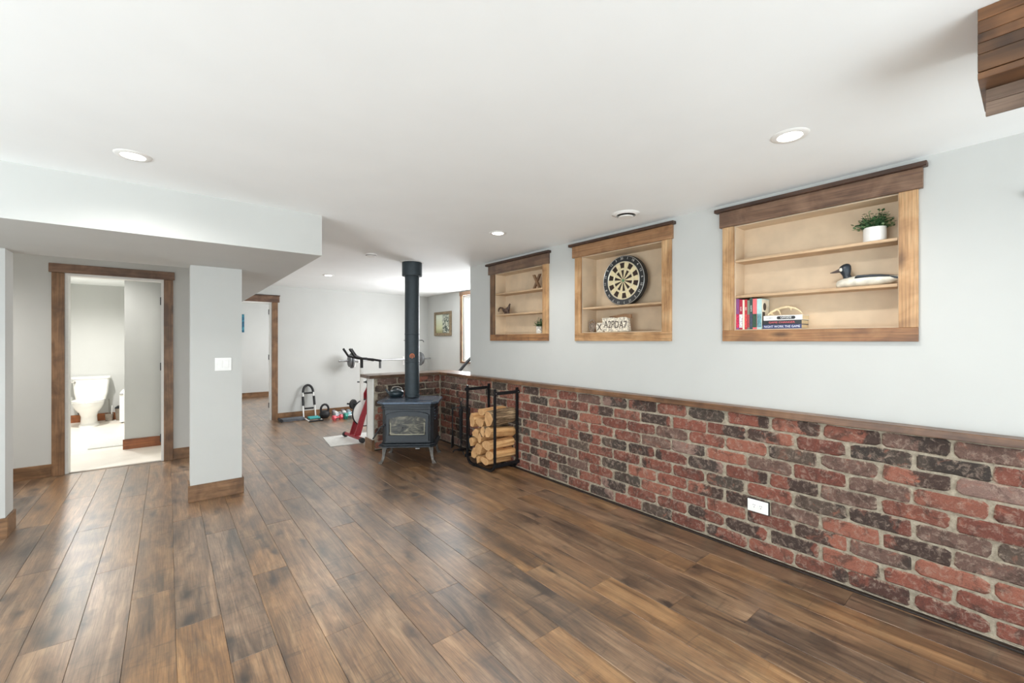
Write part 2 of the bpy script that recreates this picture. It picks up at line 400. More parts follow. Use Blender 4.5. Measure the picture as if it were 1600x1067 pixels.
for k in range(-17, 25):
    x0 = seam0+k*pw; xc = x0+pw/2
    if not (-3.3 < xc < 4.5): continue
    o_ = offs.get(k, (k*0.613) % pl)
    y = o_-pl*4
    while y < 12.1:
        y0, y1 = y, y+pl; y += pl
        ymax = 12.1 if 0.5 < xc < 3.2 else (8.44 if 0.45 < xc < 4.45 else 6.37)
        y1 = min(y1, ymax); y0 = max(y0, -2.6)
        if y1-y0 < 0.03: continue
        vis = any(inview(xc, y0+(y1-y0)*t) for t in (0, .25, .5, .75, 1))
        hid = xc > 3.02 and True
        if vis and not hid and nplank < 290 and (y0 < 8.6):
            o = bpy.data.objects.new('plank', plank_mesh(L=y1-y0)); COL.objects.link(o); o.parent = FLOOR
            o.location = (xc, (y0+y1)/2, 0); nplank += 1
        else:
            far.box((x0+0.0006, y0+0.0006, -0.012), (x0+pw-0.0006, y1-0.0006, 0.0))
o = obj('distant_planks', far, M['floor'], FLOOR); o['kind'] = 'stuff'
print('planks', nplank)

# right wall above the ledge, with the three niches let into it
NICH = {'A': (3.25, 4.093, 0.15), 'B': (1.871, 2.718, 0.20), 'C': (0.465, 1.319, 0.14)}
NZ0, NZ1 = 1.468, 2.19
b = B(); XT = XU+0.28
b.box((XU, -2.6, 0.914), (XT, 4.64, NZ0)); b.box((XU, -2.6, NZ1), (XT, 4.64, ZC))
ys = [-2.6, 0.465, 1.319, 1.871, 2.718, 3.25, 4.093, 4.64]
for i in range(0, 8, 2): b.box((XU, ys[i], NZ0), (XT, ys[i+1], NZ1))
b.box((XU+0.23, 0.4, NZ0), (XT, 4.2, NZ1))
struct('wall_right', b, M['wall'])
# brick-faced lower wall and the peninsula
b = B(); b.box((XB+0.006, -2.6, 0), (3.17, 5.53, 0.913)); b.box((XB-0.003, -2.6, 0), (XB+0.006, 5.29, 0.014)); WLOW = struct('wall_right_lower', b, M['mortar'], label='reclaimed brick facing under the ledge on the right wall')
b = B(); b.box((2.035, 5.308, 0), (XB+0.006, 5.50, 0.913)); WPEN = struct('wall_peninsula', b, M['mortar'], label='short brick-faced half wall behind the stove')
b = B(); b.box((2.022, 5.300, 0.0), (2.035, 5.515, 0.913)); b.box((2.022, 5.500, 0.0), (3.0, 5.515, 0.913))
struct('trim_2', b, M['white'], label='white end panel of the half wall')
b = B(); b.box((2.004, 5.285, 0), (2.021, 5.53, 0.135), 0.002); b.box((2.021, 5.285, 0), (2.04, 5.2995, 0.135), 0.002)
struct('baseboard_peninsula', b, M['brnY'])
def brick_mesh(L, H, seed):
    rg = random.Random(seed); q = B(); pts = []
    hx, hz = L/2, H/2; c = min(hx, hz)*rg.uniform(0.18, 0.48)
    base = [(-hx+c, -hz), (0, -hz), (hx-c, -hz), (hx, -hz+c), (hx, hz-c), (hx-c, hz), (0, hz), (-hx+c, hz), (-hx, hz-c), (-hx, -hz+c)]
    if rg.random() < 0.5: base[5] = (hx-c*1.9, hz-0.001)
    if rg.random() < 0.4: base[7] = (-hx+c*1.8, hz-0.002)
    j = [(rg.uniform(-.005, .005), rg.uniform(-.0045, .0045)) for _ in base]
    pts = [(u+a, v+d) for (u, v), (a, d) in zip(base, j)]
    def ring(f, x): return [(x, u*(1-f*0.006/hx) if hx > 0.02 else u, v*(1-f*0.007/hz)) for u, v in pts]
    q.loft([ring(0, 0.012), ring(0, 0.002), ring(1, -0.003)], caps=True)
    bmesh.ops.recalc_face_normals(q.b, faces=q.b.faces)
    me = bpy.data.meshes.new('brick'); q.b.to_mesh(me); q.b.free(); me.materials.append(M['brick']); return me
BP, BH, NC = 0.272, 0.0900, 10
full = [brick_mesh(0.256, 0.0800, i) for i in range(9)]
cut = {}
def cutm(L):
    k = round(L, 2)
    if k not in cut: cut[k] = brick_mesh(k, 0.0800, int(k*1000))
    return cut[k]
nb = 0
outlet_y, outlet_z = 1.142, 0.318
for r_ in range(NC+1):
    zc_ = 0.012+BH*(r_+0.5)
    top = r_ == NC
    if top: continue
    off = 0.262 if r_ % 2 else 0.126       # a head joint of every other course
    # right wall, from the corner towards the camera
    k = math.ceil((5.29-off)/BP)
    y1 = 5.29
    joint = off+(k-1)*BP
    edges = [5.288]
    while joint > -0.6:
        if edges[-1]-joint > 0.03: edges.append(joint+random.uniform(-0.012, 0.012))
        joint -= BP
    for e1, e0 in zip(edges, edges[1:]):
        L = e1-e0-0.017
        if L < 0.035: continue
        me = random.choice(full) if abs(L-0.255) < 0.016 else cutm(L)
        if nb >= 292: continue
        o = bpy.data.objects.new('brick', me); COL.objects.link(o); o.parent = WLOW
        o.location = (XB+random.uniform(-0.002, 0.002), (e0+e1)/2, zc_+random.uniform(-0.0025, 0.0025)); nb += 1
        if random.random() < 0.4: o.rotation_euler[0] = PI; 
        o.rotation_euler[0] += random.uniform(-0.006, 0.006)
    # peninsula
    xs = [XB-0.004]; x = XB-0.10-(0.135 if r_ % 2 == 0 else 0)
    while x > 2.06: xs.append(x); x -= BP
    xs.append(2.042)
    for a, c in zip(xs, xs[1:]):
        L = a-c-0.017
        if L < 0.035: continue
        me = random.choice(full) if abs(L-0.255) < 0.016 else cutm(L)
        o = bpy.data.objects.new('brick', me); COL.objects.link(o); o.parent = WPEN
        o.location = ((a+c)/2, 5.30+random.uniform(-.002, .002), zc_); o.rotation_euler = (0, 0, PI/2)
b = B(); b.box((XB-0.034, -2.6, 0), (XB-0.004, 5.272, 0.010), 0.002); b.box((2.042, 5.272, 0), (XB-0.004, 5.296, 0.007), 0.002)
struct('brick_foot_strip', b, plain('dark_strip', (36, 27, 22), 0.5), label='thin dark strip between floor and brick')  # flat dark strip along the foot of the brick
b = B(); b.box((2.965, -2.6, 0.914), (XU-0.0, 4.64, 0.954), 0.003); b.box((2.965, 4.64, 0.914), (3.30, 5.60, 0.954), 0.003)
struct('trim_3', b, M['ledge'], label='varnished wooden ledge capping the brick along the right wall')
b = B(); b.box((1.965, 5.262, 0.914), (2.964, 5.60, 0.954), 0.003)
struct('trim_4', b, M['ledgeX'], label='varnished wooden ledge capping the short half wall')
# column, pillar, other walls
def wallbox(name, boxes, mat='wall', label=None):
    q = B()
    for (a, c) in boxes: q.box(a, c)
    return struct(name, q, M[mat], label=label)
wallbox('wall_column', [((0.152, 4.60, 0), (0.530, 4.80, 2.05))], label='white square column under the soffit')
wallbox('wall_left_pillar', [((-3.3, 4.60, 0), (-0.895, 4.80, 2.05))], label='white wall end at the left edge')
wallbox('wall_bathroom_front', [((-3.3, 6.37, 0), (-0.83, 6.50, ZC)), ((-0.035, 6.37, 0), (0.45, 6.50, ZC)), ((-0.83, 6.37, 2.10), (-0.035, 6.50, ZC))])
wallbox('wall_passage', [((0.33, 6.50, 0), (0.45, 8.58, ZC))])
wallbox('wall_back', [((0.45, 8.44, 0), (0.58, 8.58, ZC)), ((1.415, 8.44, 0), (4.70, 8.58, ZC)), ((0.58, 8.44, 2.065), (1.415, 8.58, ZC))])
wallbox('wall_gym_right', [((4.45, 7.0, 0), (4.62, 8.44, ZC)), ((4.45, -2.6, 0), (4.62, 5.7, ZC)), ((4.45, 5.7, 0), (4.62, 7.0, 0.99)), ((4.45, 5.7, 2.27), (4.62, 7.0, ZC))])
wallbox('wall_left', [((-3.4, 2.9, 0), (-3.3, 6.5, ZC)), ((-3.4, -2.6, 0), (-3.3, -0.9, ZC)), ((-3.4, -0.9, 0), (-3.3, 2.9, 0.12)), ((-3.4, -0.9, 2.2), (-3.3, 2.9, ZC))])
wallbox('wall_rear', [((-3.4, -2.7, 0), (-2.4, -2.6, ZC)), ((3.0, -2.7, 0), (4.62, -2.6, ZC)), ((-2.4, -2.7, 2.25), (3.0, -2.6, ZC)), ((-2.4, -2.7, 0), (3.0, -2.6, 0.1))])
wallbox('wall_bathroom', [((-1.75, 10.25, 0), (-0.43, 10.37, ZC)), ((-1.85, 6.5, 0), (-1.75, 10.37, ZC)), ((-0.43, 7.35, 0), (-0.31, 10.37, ZC)), ((-0.31, 7.35, 0), (0.33, 7.47, ZC))])
wallbox('wall_far_room', [((-0.3, 12.1, 0), (3.3, 12.22, ZC)), ((3.2, 8.58, 0), (3.3, 9.3, ZC)), ((3.2, 11.3, 0), (3.3, 12.1, ZC)), ((0.38, 8.58, 0), (0.48, 12.1, ZC)), ((3.2, 9.3, 0), (3.3, 11.3, 0.5)), ((3.2, 9.3, 2.2), (3.3, 11.3, ZC))])
b = B(); b.box((-1.75, 6.44, -0.010), (0.33, 10.25, 0.002)); struct('floor_bathroom', b, M['tile'])
# baseboards
def base(name, boxes, mat):
    q = B()
    for (a, c) in boxes: q.box(a, c, 0.002)
    return struct(name, q, M[mat])
base('baseboard_column', [((0.137, 4.585, 0), (0.545, 4.5995, 0.142)), ((0.137, 4.5995, 0), (0.1515, 4.80, 0.142)), ((0.5305, 4.5995, 0), (0.545, 4.80, 0.142))], 'brnX')
base('baseboard_left', [((-3.3, 4.585, 0), (-0.88, 4.5995, 0.142)), ((-0.8945, 4.5995, 0), (-0.88, 4.80, 0.142))], 'brnX')
base('baseboard_hall', [((-3.3, 6.355, 0), (-0.926, 6.3695, 0.13)), ((0.051, 6.355, 0), (0.45, 6.3695, 0.13))], 'brnX')
base('baseboard_back', [((1.512, 8.425, 0), (4.45, 8.4395, 0.11))], 'brnX')
base('baseboard_bathroom', [((-1.75, 10.236, 0.003), (-0.45, 10.2495, 0.13)), ((-0.445, 7.336, 0.003), (0.33, 7.3495, 0.13))], 'bathbase')
base('baseboard_far_room', [((0.48, 12.085, 0), (3.2, 12.0995, 0.12))], 'brnX')

# windows
def window(name, parts, pane, mat='white'):
    q = B()
    for (a, c) in parts: q.box(a, c, 0.002)
    w_ = struct(name, q, M[mat])
    p = B(); p.box(*pane); obj('pane', p, M['pane'], w_)
    return w_
M['pane'] = glass_mat('window_glass')
window('window_1', [((4.47, 5.70, 0.99), (4.60, 5.74, 2.27)), ((4.47, 6.96, 0.99), (4.60, 7.0, 2.27)), ((4.47, 5.74, 0.99), (4.60, 6.96, 1.03)), ((4.47, 5.74, 2.23), (4.60, 6.96, 2.27))], ((4.555, 5.74, 1.03), (4.561, 6.96, 2.23)))
b = B()
for a, c in [((4.43, 7.0, 0.99), (4.449, 7.085, 2.262)), ((4.43, 5.62, 0.99), (4.449, 5.70, 2.262)), ((4.425, 5.60, 2.262), (4.449, 7.10, 2.335)), ((4.43, 5.62, 0.955), (4.449, 7.085, 0.99))]: b.box(a, c, 0.002)
struct('trim_5', b, M['brnZ'], label='wooden casing round the gym window')
window('added_window_rear', [((-2.4, -2.68, 0.1), (-2.34, -2.62, 2.25)), ((2.94, -2.68, 0.1), (3.0, -2.62, 2.25)), ((0.27, -2.68, 0.1), (0.33, -2.62, 2.25)), ((-2.34, -2.68, 0.1), (2.94, -2.62, 0.16)), ((-2.34, -2.68, 2.19), (2.94, -2.62, 2.25))], ((-2.34, -2.66, 0.16), (2.94, -2.655, 2.19)))  # unseen glazing, added so the rear fill lamp has an opening
window('added_window_side', [((-3.38, -0.9, 0.12), (-3.32, -0.85, 2.2)), ((-3.38, 2.85, 0.12), (-3.32, 2.9, 2.2)), ((-3.38, -0.85, 0.12), (-3.32, 2.85, 0.17)), ((-3.38, -0.85, 2.15), (-3.32, 2.85, 2.2))], ((-3.36, -0.85, 0.17), (-3.355, 2.85, 2.15)))  # unseen side glazing, added to go with the side fill lamp
window('window_4', [((3.22, 9.3, 0.5), (3.28, 9.35, 2.2)), ((3.22, 11.25, 0.5), (3.28, 11.3, 2.2)), ((3.22, 9.35, 0.5), (3.28, 11.25, 0.55)), ((3.22, 9.35, 2.15), (3.28, 11.25, 2.2))], ((3.25, 9.35, 0.55), (3.255, 11.25, 2.15)))

# door casings: bathroom
b = B()
b.box((-0.83, 6.372, 0.003), (-0.806, 6.50, 2.10)); b.box((-0.059, 6.372, 0.003), (-0.035, 6.50, 2.10)); b.box((-0.806, 6.372, 2.076), (-0.059, 6.50, 2.10))
D1 = struct('door_1', b, M['white'], label='white jamb of the bathroom doorway')
for nm, a, c, m_ in [('casing', (-0.925, 6.348, 0), (-0.832, 6.3695, 2.098), 'brnZ'), ('casing', (-0.035, 6.348, 0), (0.05, 6.3695, 2.098), 'brnZ'), ('casing_header', (-0.945, 6.343, 2.10), (0.062, 6.3695, 2.192), 'hdrX')]:
    q = B(); q.box(a, c, 0.002); obj(nm, q, M[m_], D1)
q = B(); q.box((-0.052, 6.505, 0.012), (-0.017, 7.27, 2.07), 0.002); leafo = obj('door_leaf', q, M['white'], D1)
for z in (0.25, 1.09, 1.86):
    q = B(); q.box((-0.0655, 6.455, z-0.045), (-0.0592, 6.50, z+0.045), 0.001); q.cyl((-0.064, 6.503, z-0.045), (-0.064, 6.503, z+0.045), 0.006, seg=8)
    obj('hinge', q, M['iron'], D1, label='black hinge')
# far doorway in the back wall
b = B()
b.box((0.58, 8.442, 0), (0.602, 8.58, 2.065)); b.box((1.393, 8.442, 0), (1.415, 8.58, 2.065)); b.box((0.602, 8.442, 2.043), (1.393, 8.58, 2.065))
D2 = struct('door_2', b, M['white'], label='white jamb of the far doorway')
for nm, a, c, m_ in [('casing', (1.417, 8.418, 0), (1.51, 8.4395, 2.063), 'brnZ'), ('casing', (0.49, 8.418, 0), (0.58, 8.4395, 2.063), 'brnZ'), ('casing_header', (0.985, 8.413, 2.065), (1.535, 8.4395, 2.175), 'hdrX'), ('casing_cap', (0.985, 8.405, 2.175), (1.545, 8.4395, 2.19), 'capX')]:
    q = B(); q.box(a, c, 0.002); obj(nm, q, M[m_], D2)
for z in (0.25, 1.1, 1.9):
    q = B(); q.box((1.386, 8.53, z-0.045), (1.3928, 8.578, z+0.045), 0.001); obj('hinge', q, M['iron'], D2, label='black hinge')

# beam at the top right, boxed in boards
BE = thing('ceiling_beam', 'stained timber beam boxed in boards at the top right corner', 'beam', (1.96, -0.7, 2.071))
def bpart(nm, a, c, m_, lab=None):
    q = B(); q.box(a, c, 0.0015); o = obj(nm, q, m_, BE, origin=BE.location)
    if lab: o['label'] = lab
bpart('core', (1.835, -1.5, 2.17), (2.09, 0.087, 2.3545), M['capY'])
zz = [2.150, 2.172, 2.222, 2.254, 2.282, 2.318, 2.3545]
for bi, (z0, z1) in enumerate(zip(zz[1:], zz[2:])): bpart('board', (1.815, -1.5, z0+0.0004), (1.8345, 0.107, z1-0.0004), (M['beamdark'], M['beamdark'], M['beam'], M['beam'], M['beam'])[bi])
bpart('board', (1.815, -1.5, 2.150), (2.09, 0.107, 2.1695), M['beam'])
bpart('end_board', (1.8355, 0.0875, 2.1705), (2.09, 0.107, 2.3545), M['beam'])
bpart('lower_board', (1.904, -1.5, 2.112), (1.914, 0.096, 2.1495), M['beamgrey']); bpart('lower_board', (1.904, -1.5, 2.071), (1.914, 0.096, 2.1115), M['beamgrey'])

# ------------------------------------------------------------------ ceiling fittings
dl_labels = ['recessed ceiling light above the wide bookshelf niche', 'recessed ceiling light between the dartboard niche and the stove flue',
             'recessed ceiling light in front of the soffit at the left', 'small recessed ceiling light in the exercise room, left of the flue']
first = None
for i, (x, y) in enumerate(DOWN[:4]):
    if first is None:
        t = thing('downlight', dl_labels[0], 'ceiling light', (x, y, ZC), 0, 'recessed ceiling lights')
        q = B(); q.lathe([(0.050, -0.003), (0.052, -0.006), (0.070, -0.006), (0.078, -0.001), (0.078, 0.0), (0.050, 0.0)], seg=32); obj('trim_ring', q, M['white'], t, True)
        q = B(); q.lathe([(0.001, -0.0035), (0.050, -0.0035), (0.050, -0.001), (0.001, -0.001)], seg=32); obj('lens', q, M['lamp'], t, True)
        first = t
    else: dup(first, (x, y, ZC), 0, dl_labels[i], 'recessed ceiling lights')
t = thing('air_diffuser', 'round white air diffuser in the ceiling by the dartboard niche', 'vent', (2.69, 1.953, ZC))
q = B(); q.lathe([(0.070, -0.001), (0.072, -0.014), (0.098, -0.006), (0.102, 0.0), (0.07, 0.0)], seg=32); obj('flange', q, M['white'], t, True)
q = B(); q.lathe([(0.001, -0.030), (0.050, -0.028), (0.055, -0.022), (0.001, -0.018)], seg=28); obj('damper_disc', q, M['white'], t, True)
q = B(); q.lathe([(0.001, -0.002), (0.069, -0.002), (0.069, -0.0005), (0.001, -0.0005)], seg=28); q.cyl((0, 0, -0.02), (0, 0, -0.001), 0.006, seg=8); obj('throat', q, M['iron'], t, True)
t = thing('smoke_detector', 'small round smoke detector on the ceiling left of the flue', 'detector', (1.754, 4.647, ZC))
q = B(); q.lathe([(0.001, -0.034), (0.035, -0.033), (0.052, -0.022), (0.060, -0.008), (0.062, 0.0)], seg=28); obj('housing', q, M['plastic'], t, True)
q = B(); q.lathe([(0.052, -0.020), (0.057, -0.020), (0.057, -0.014), (0.052, -0.014)], seg=28); obj('sensor_slot', q, M['greyp'], t, True)
t = thing('ceiling_vent', 'flat round white grille on the exercise room ceiling', 'vent', (3.901, 6.167, ZC))  # faint round ceiling vent
q = B(); q.lathe([(0.001, -0.010), (0.07, -0.010), (0.085, -0.006), (0.09, 0.0)], seg=28); obj('grille', q, M['plastic'], t, True)
q = B(); q.lathe([(0.075, -0.0105), (0.08, -0.0105), (0.08, -0.008), (0.075, -0.008)], seg=28); obj('ring', q, M['greyp'], t, True)

# switch and outlet
t = thing('light_switch', 'white double rocker light switch on the column', 'switch', (0.388, 4.60, 1.185))
q = B(); q.box((-0.062, -0.006, -0.058), (0.062, -0.0002, 0.058), 0.002); obj('cover_plate', q, M['plastic'], t)
for sx in (-0.024, 0.024):
    q = B(); q.box((sx-0.017, -0.010, -0.034), (sx+0.017, -0.0062, 0.034), 0.0015); obj('rocker', q, M['plastic'], t)
t = thing('wall_outlet', 'white horizontal duplex outlet set in the brick wall', 'outlet', (XB-0.004, 1.142, 0.318))
q = B(); q.box((-0.008, -0.062, -0.039), (-0.001, 0.062, 0.039), 0.002); obj('cover_plate', q, M['plastic'], t)
q = B(); q.box((-0.0008, -0.066, -0.043), (0.016, 0.066, 0.043)); obj('gasket', q, M['black'], t)
for sy in (-0.02, 0.02):
    q = B(); q.lathe([(0.001, -0.0095), (0.016, -0.0095), (0.017, -0.0082)], (0, sy, 0), 20, 'X'); rc = obj('socket', q, M['plastic'], t, True)
    q = B(); q.box((-0.0102, sy-0.006, 0.003), (-0.0096, sy-0.004, 0.010)); q.box((-0.0102, sy+0.004, 0.003), (-0.0096, sy+0.006, 0.010)); q.cyl((-0.0102, sy, -0.007), (-0.0096, sy, -0.007), 0.0025, seg=8); obj('slot', q, M['iron'], rc)
# remove bricks hidden in the outlet area (they would poke through the plate)
# ------------------------------------------------------------------ niches
def niche(key, label, outer, shelves, mats, cap_y, hdr_y):
    y0, y1, dep = NICH[key]; so0, so1 = outer
    t = thing('recessed_shelf', label, 'shelf unit', (XU, (y0+y1)/2, 1.393), 0, 'recessed wall shelves'); O = t.location
    hm, sl, sr, rm, cm = mats
    def P(nm, a, c, m_, bev=0.0015):
        q = B(); q.box(a, c, bev); return obj(nm, q, m_, t, origin=O)
    xf = 3.040
    P('header', (3.032, hdr_y[0], 2.190), (XU-0.0005, hdr_y[1], 2.297), hm)
    P('cap', (3.012, cap_y[0], 2.2975), (XU-0.0005, cap_y[1], 2.322), cm, 0.003)
    P('stile', (xf, y1+0.0, NZ0+0.0), (XU-0.0005, so1, 2.1895), sl)
    P('stile', (xf, so0, NZ0+0.0), (XU-0.0005, y0, 2.1895), sr)
    P('bottom_rail', (xf-0.001, so0, 1.393), (XU-0.0005, so1, NZ0-0.0005), rm)
    e = 0.012
    P('back_panel', (XU+dep, y0+0.0005, NZ0+0.0005), (XU+dep+0.006, y1-0.0005, NZ1-0.0005), M['ply'], 0)
    P('side_panel', (XU+0.001, y0+0.0005, NZ0+0.0005), (XU+dep, y0+0.0055, NZ1-0.0005), M['ply'], 0)
    P('side_panel', (XU+0.001, y1-0.0055, NZ0+0.0005), (XU+dep, y1-0.0005, NZ1-0.0005), M['ply'], 0)
    P('top_panel', (XU+0.001, y0+0.006, NZ1-0.006), (XU+dep, y1-0.006, NZ1-0.0005), M['ply'], 0)
    P('bottom_panel', (XU+0.001, y0+0.006, NZ0+0.0005), (XU+dep, y1-0.006, NZ0+0.006), M['ply'], 0)
    for z in shelves: P('shelf', (XU-0.004, y0+0.006, z), (XU+dep-0.0005, y1-0.006, z+0.017), M['shelf'], 0.001)
    return t
M['hdrA'] = wood('header_grey_wood', lin((80, 60, 50)), lin((118, 92, 74)), lin((146, 116, 92)), 'Y', 0.4)
M['hdrB'] = wood('header_tan_wood', lin((110, 76, 50)), lin((156, 114, 78)), lin((184, 142, 104)), 'Y', 0.4)
niche('A', 'narrow three-tier wall niche nearest the stove, holding a wooden X', (3.165, 4.177), [1.937, 1.690], (M['hdrA'], M['brnZ'], M['tanZ'], M['railA'], M['capY']), (3.135, 4.245), (3.157, 4.208))
niche('B', 'middle wall niche with the dartboard inside', (1.789, 2.795), [1.690], (M['hdrB'], M['tanZ'], M['tanZ'], M['tanY'], M['capY']), (1.755, 2.858), (1.777, 2.824))
niche('C', 'widest wall niche with books, duck decoy and plant', (0.388, 1.395), [1.937, 1.690], (M['hdrY'], M['tanZ'], M['tanZ'], M['railA'], M['capY']), (0.352, 1.442), (0.370, 1.413))
ZS1, ZS2, ZB = 1.9545, 1.7075, 1.4745      # tops of shelves and of the bottom board

# dartboard
db = thing('dartboard', 'round black-rimmed dartboard with cream and black segments', 'dartboard', (3.155, 2.318, 1.932)); R0 = 0.2235
db.rotation_euler = (math.radians(-4), 0, 0)
q = B(); q.lathe([(0.168, -0.001), (0.172, -0.004), (R0-0.004, -0.004), (R0, 0.0), (R0, 0.040), (0.168, 0.040)], seg=56, axis='X'); obj('rim', q, M['ring'], db, True)
q = B(); q.cyl((0.04, 0, 0), (0.1035, 0, 0), 0.03, seg=16); obj('mounting_bracket', q, M['iron'], db)
q = B()
for k in range(20):
    a0 = PI/2+(k-0.5)*PI/10; a1 = a0+PI/10
    for (ra, rb) in ((0.012, 0.094), (0.094, 0.112), (0.112, 0.160), (0.160, 0.168)):
        q.mi = 1 if (k % 2 == 0 and ra in (0.012, 0.112)) else 0
        P4 = lambda r, a, h: (h, -r*math.cos(a), r*math.sin(a))
        am = (a0+a1)/2
        q.loft([[P4(ra, a0, -.0022), P4(rb, a0, -.0022), P4(rb*1.003, am, -.0022), P4(rb, a1, -.0022), P4(ra, a1, -.0022)], [P4(ra, a0, .03), P4(rb, a0, .03), P4(rb*1.003, am, .03), P4(rb, a1, .03), P4(ra, a1, .03)]])
obj('playing_face', q, [M['cream'], M['dblack']], db)
q = B(); q.lathe([(0.001, -0.0032), (0.013, -0.0032), (0.013, 0.02)], seg=20, axis='X'); obj('bullseye', q, M['green'], db, True)
def ringpts(r, x, n=48): return [(x, r*math.cos(2*PI*i/n), r*math.sin(2*PI*i/n)) for i in range(n)]
for r, rr in ((0.098, 0.0013), (0.160, 0.0012), (0.169, 0.0016), (0.217, 0.0020)):
    q = B(); q.tube(ringpts(r, -0.0045 if r > 0.2 else -0.0026), rr, 6, closed=True); obj('wire_ring', q, M['wire'], db, True)
for k, s_ in enumerate('20 1 18 4 13 6 10 15 2 17 3 19 7 16 8 11 14 9 12 5'.split()):
    a = PI/2-k*PI/10; r = 0.197
    text('number', s_, 0.030, M['wire'], db, face_negx((-0.0052, -r*math.cos(a), r*math.sin(a)), a-PI/2), 0.0005)

# books standing in the wide niche
book_defs = [  # width, height, spine colour, second colour, label
    (0.0155, 0.212, (132, 72, 128), (190, 40, 80), 'purple and crimson spine book, leftmost of the upright books'),
    (0.0165, 0.206, (170, 34, 62), (224, 222, 234), 'crimson book with white lettered lower spine among the upright books'),
    (0.0095, 0.202, (238, 228, 206), (238, 228, 206), 'thin plain cream book among the upright books'),
    (0.0130, 0.204, (188, 44, 50), (206, 64, 64), 'plain red book right of the thin cream book'),
    (0.0120, 0.198, (120, 128, 112), (150, 60, 66), 'grey-green book with a dark patch right of the plain red book'),
    (0.0140, 0.211, (46, 74, 66), (58, 66, 84), 'dark green and navy book with white lettering among the upright books'),
    (0.0200, 0.205, (222, 106, 110), (40, 72, 52), 'pink spine book with a dark green foot among the upright books'),
    (0.0220, 0.203, (176, 206, 206), (96, 140, 148), 'pale teal book at the right end of the upright books, cover showing'),
]
def book(name_loc, dims, c1, c2, label, group, lying=False):
    """dims: depth (X), thickness, length. Upright: length up Z, thickness Y; lying: length along Y, thickness Z."""
    D, T, L = dims
    t = thing('book', label, 'book', name_loc, 0, group)
    mc = plain('book_cover', c1, 0.35, var=0.04); mp = M.setdefault('paper', plain('book_paper', (226, 208, 170), 0.9, var=0.05, scale=200))
    sz = (D, T, L) if not lying else (D, L, T)
    def bx(a, c, bev=0.0):
        q_ = B()
        q_.box(a, c, bev); return q_
    if not lying:
        q = B(); q.box((0, -T/2, 0), (0.003, T/2, L), 0.0008); q.box((0.003, -T/2, 0), (D, -T/2+0.0018, L)); q.box((0.003, T/2-0.0018, 0), (D, T/2, L))
        obj('cover', q, mc, t)
        obj('pages', bx((0.0032, -T/2+0.002, 0.003), (D-0.003, T/2-0.002, L-0.003)), mp, t)
        if c2 != c1:
            obj('spine_label', bx((-0.0007, -T/2+0.001, 0.012), (-0.0001, T/2-0.001, L*0.5)), plain('spine_print', c2, 0.4, var=0.25, scale=160), t)
    else:
        q = B(); q.box((0, -L/2, 0), (0.003, L/2, T), 0.0008); q.box((0.003, -L/2, 0), (D, L/2, 0.0022)); q.box((0.003, -L/2, T-0.0022), (D, L/2, T))
        obj('cover', q, mc, t)
        obj('pages', bx((0.0032, -L/2+0.003, 0.0024), (D-0.003, L/2-0.003, T-0.0024)), mp, t)
    return t
y = 1.3125
bks = []
for (T, L, c1, c2, lab) in book_defs:
    T *= 1.30
    t = book((3.066, y-T/2, ZB), (0.128, T, L), c1, c2, lab, 'upright books in the wide niche'); bks.append(t); y -= T+0.0004
lastT = book_defs[-1][0]*1.30
# printed cover of the last upright book (faces the photographer's side)
q = B(); q.box((0.006, -lastT/2-0.0008, 0.005), (0.122, -lastT/2-0.0001, 0.198)); obj('cover_print', q, plain('cream_cover', (232, 226, 208), 0.4), bks[-1])
q = B(); q.lathe([(0.001, -lastT/2-0.0016), (0.024, -lastT/2-0.0016), (0.026, -lastT/2-0.0009)], (0.050, 0, 0.150), 18, 'Y', 1, 1); q.box((0.012, -lastT/2-0.0016, 0.02), (0.055, -lastT/2-0.0009, 0.115), 0.0003); obj('printed_figure', q, plain('cover_ink', (70, 62, 58), 0.5), bks[-1])
# spine lettering
for bi, s_ in ((1, 'RIVER'), (5, 'NORTH'), (3, 'RED')):
    text('lettering', s_, 0.012, M['white'], bks[bi], face_negx((-0.0015, 0, 0.14), -PI/2), 0.0003)
# the lying stack
yc_ = 1.033; Ls = 0.222; z = ZB
st = [(0.0270, (52, 58, 104), 'NIGHT WORK THE GAME', (226, 230, 240), 0.020, 'blue hardback with white title, bottom of the lying stack', 0.0),
      (0.0270, (36, 40, 44), 'GAME CHANGER', (222, 96, 104), 0.017, 'black hardback with pink title, middle of the lying stack', 0.0),
      (0.0310, (232, 232, 228), 'OFFSIDE', (240, 240, 240), 0.017, 'white hardback titled OFFSIDE, top of the lying stack', -0.004)]
for T, c1, s_, c2, fs, lab, dy in st:
    t = book((3.070, yc_+dy, z), (0.130, T, Ls), c1, c1, lab, 'books lying flat in the wide niche', True)
    mi = plain('title_ink', c2, 0.4, var=0.02)
    if s_ == 'OFFSIDE':
        q = B(); q.prism([(-0.045+0.0125*math.cos(a)-(0.0 if math.cos(a) > 0 else 0) if False else (0.034 if math.cos(a) >= 0 else -0.052)+0.010*math.cos(a), T/2+0.010*math.sin(a)) for a in [2*PI*i/20 for i in range(20)]], 'X', -0.0008, -0.0001)
        for v in q.b.verts: v.co.y -= 0.012
        obj('title_plaque', q, plain('plaque_ink', (34, 34, 38), 0.4), t)
        text('lettering', s_, fs, mi, t, face_negx((-0.0012, -0.021, T/2)), 0.0003)
        text('lettering', 'LAST PERIOD', 0.007, plain('grey_ink', (110, 110, 112)), t, face_negx((-0.0008, 0.075, T/2)), 0.0003)
    else: text('lettering', s_, fs, mi, t, face_negx((-0.0008, 0, T/2)), 0.0003, width=0.205 if 'WORK' in s_ else 0.15)
    z += T+0.0003
ZST = z
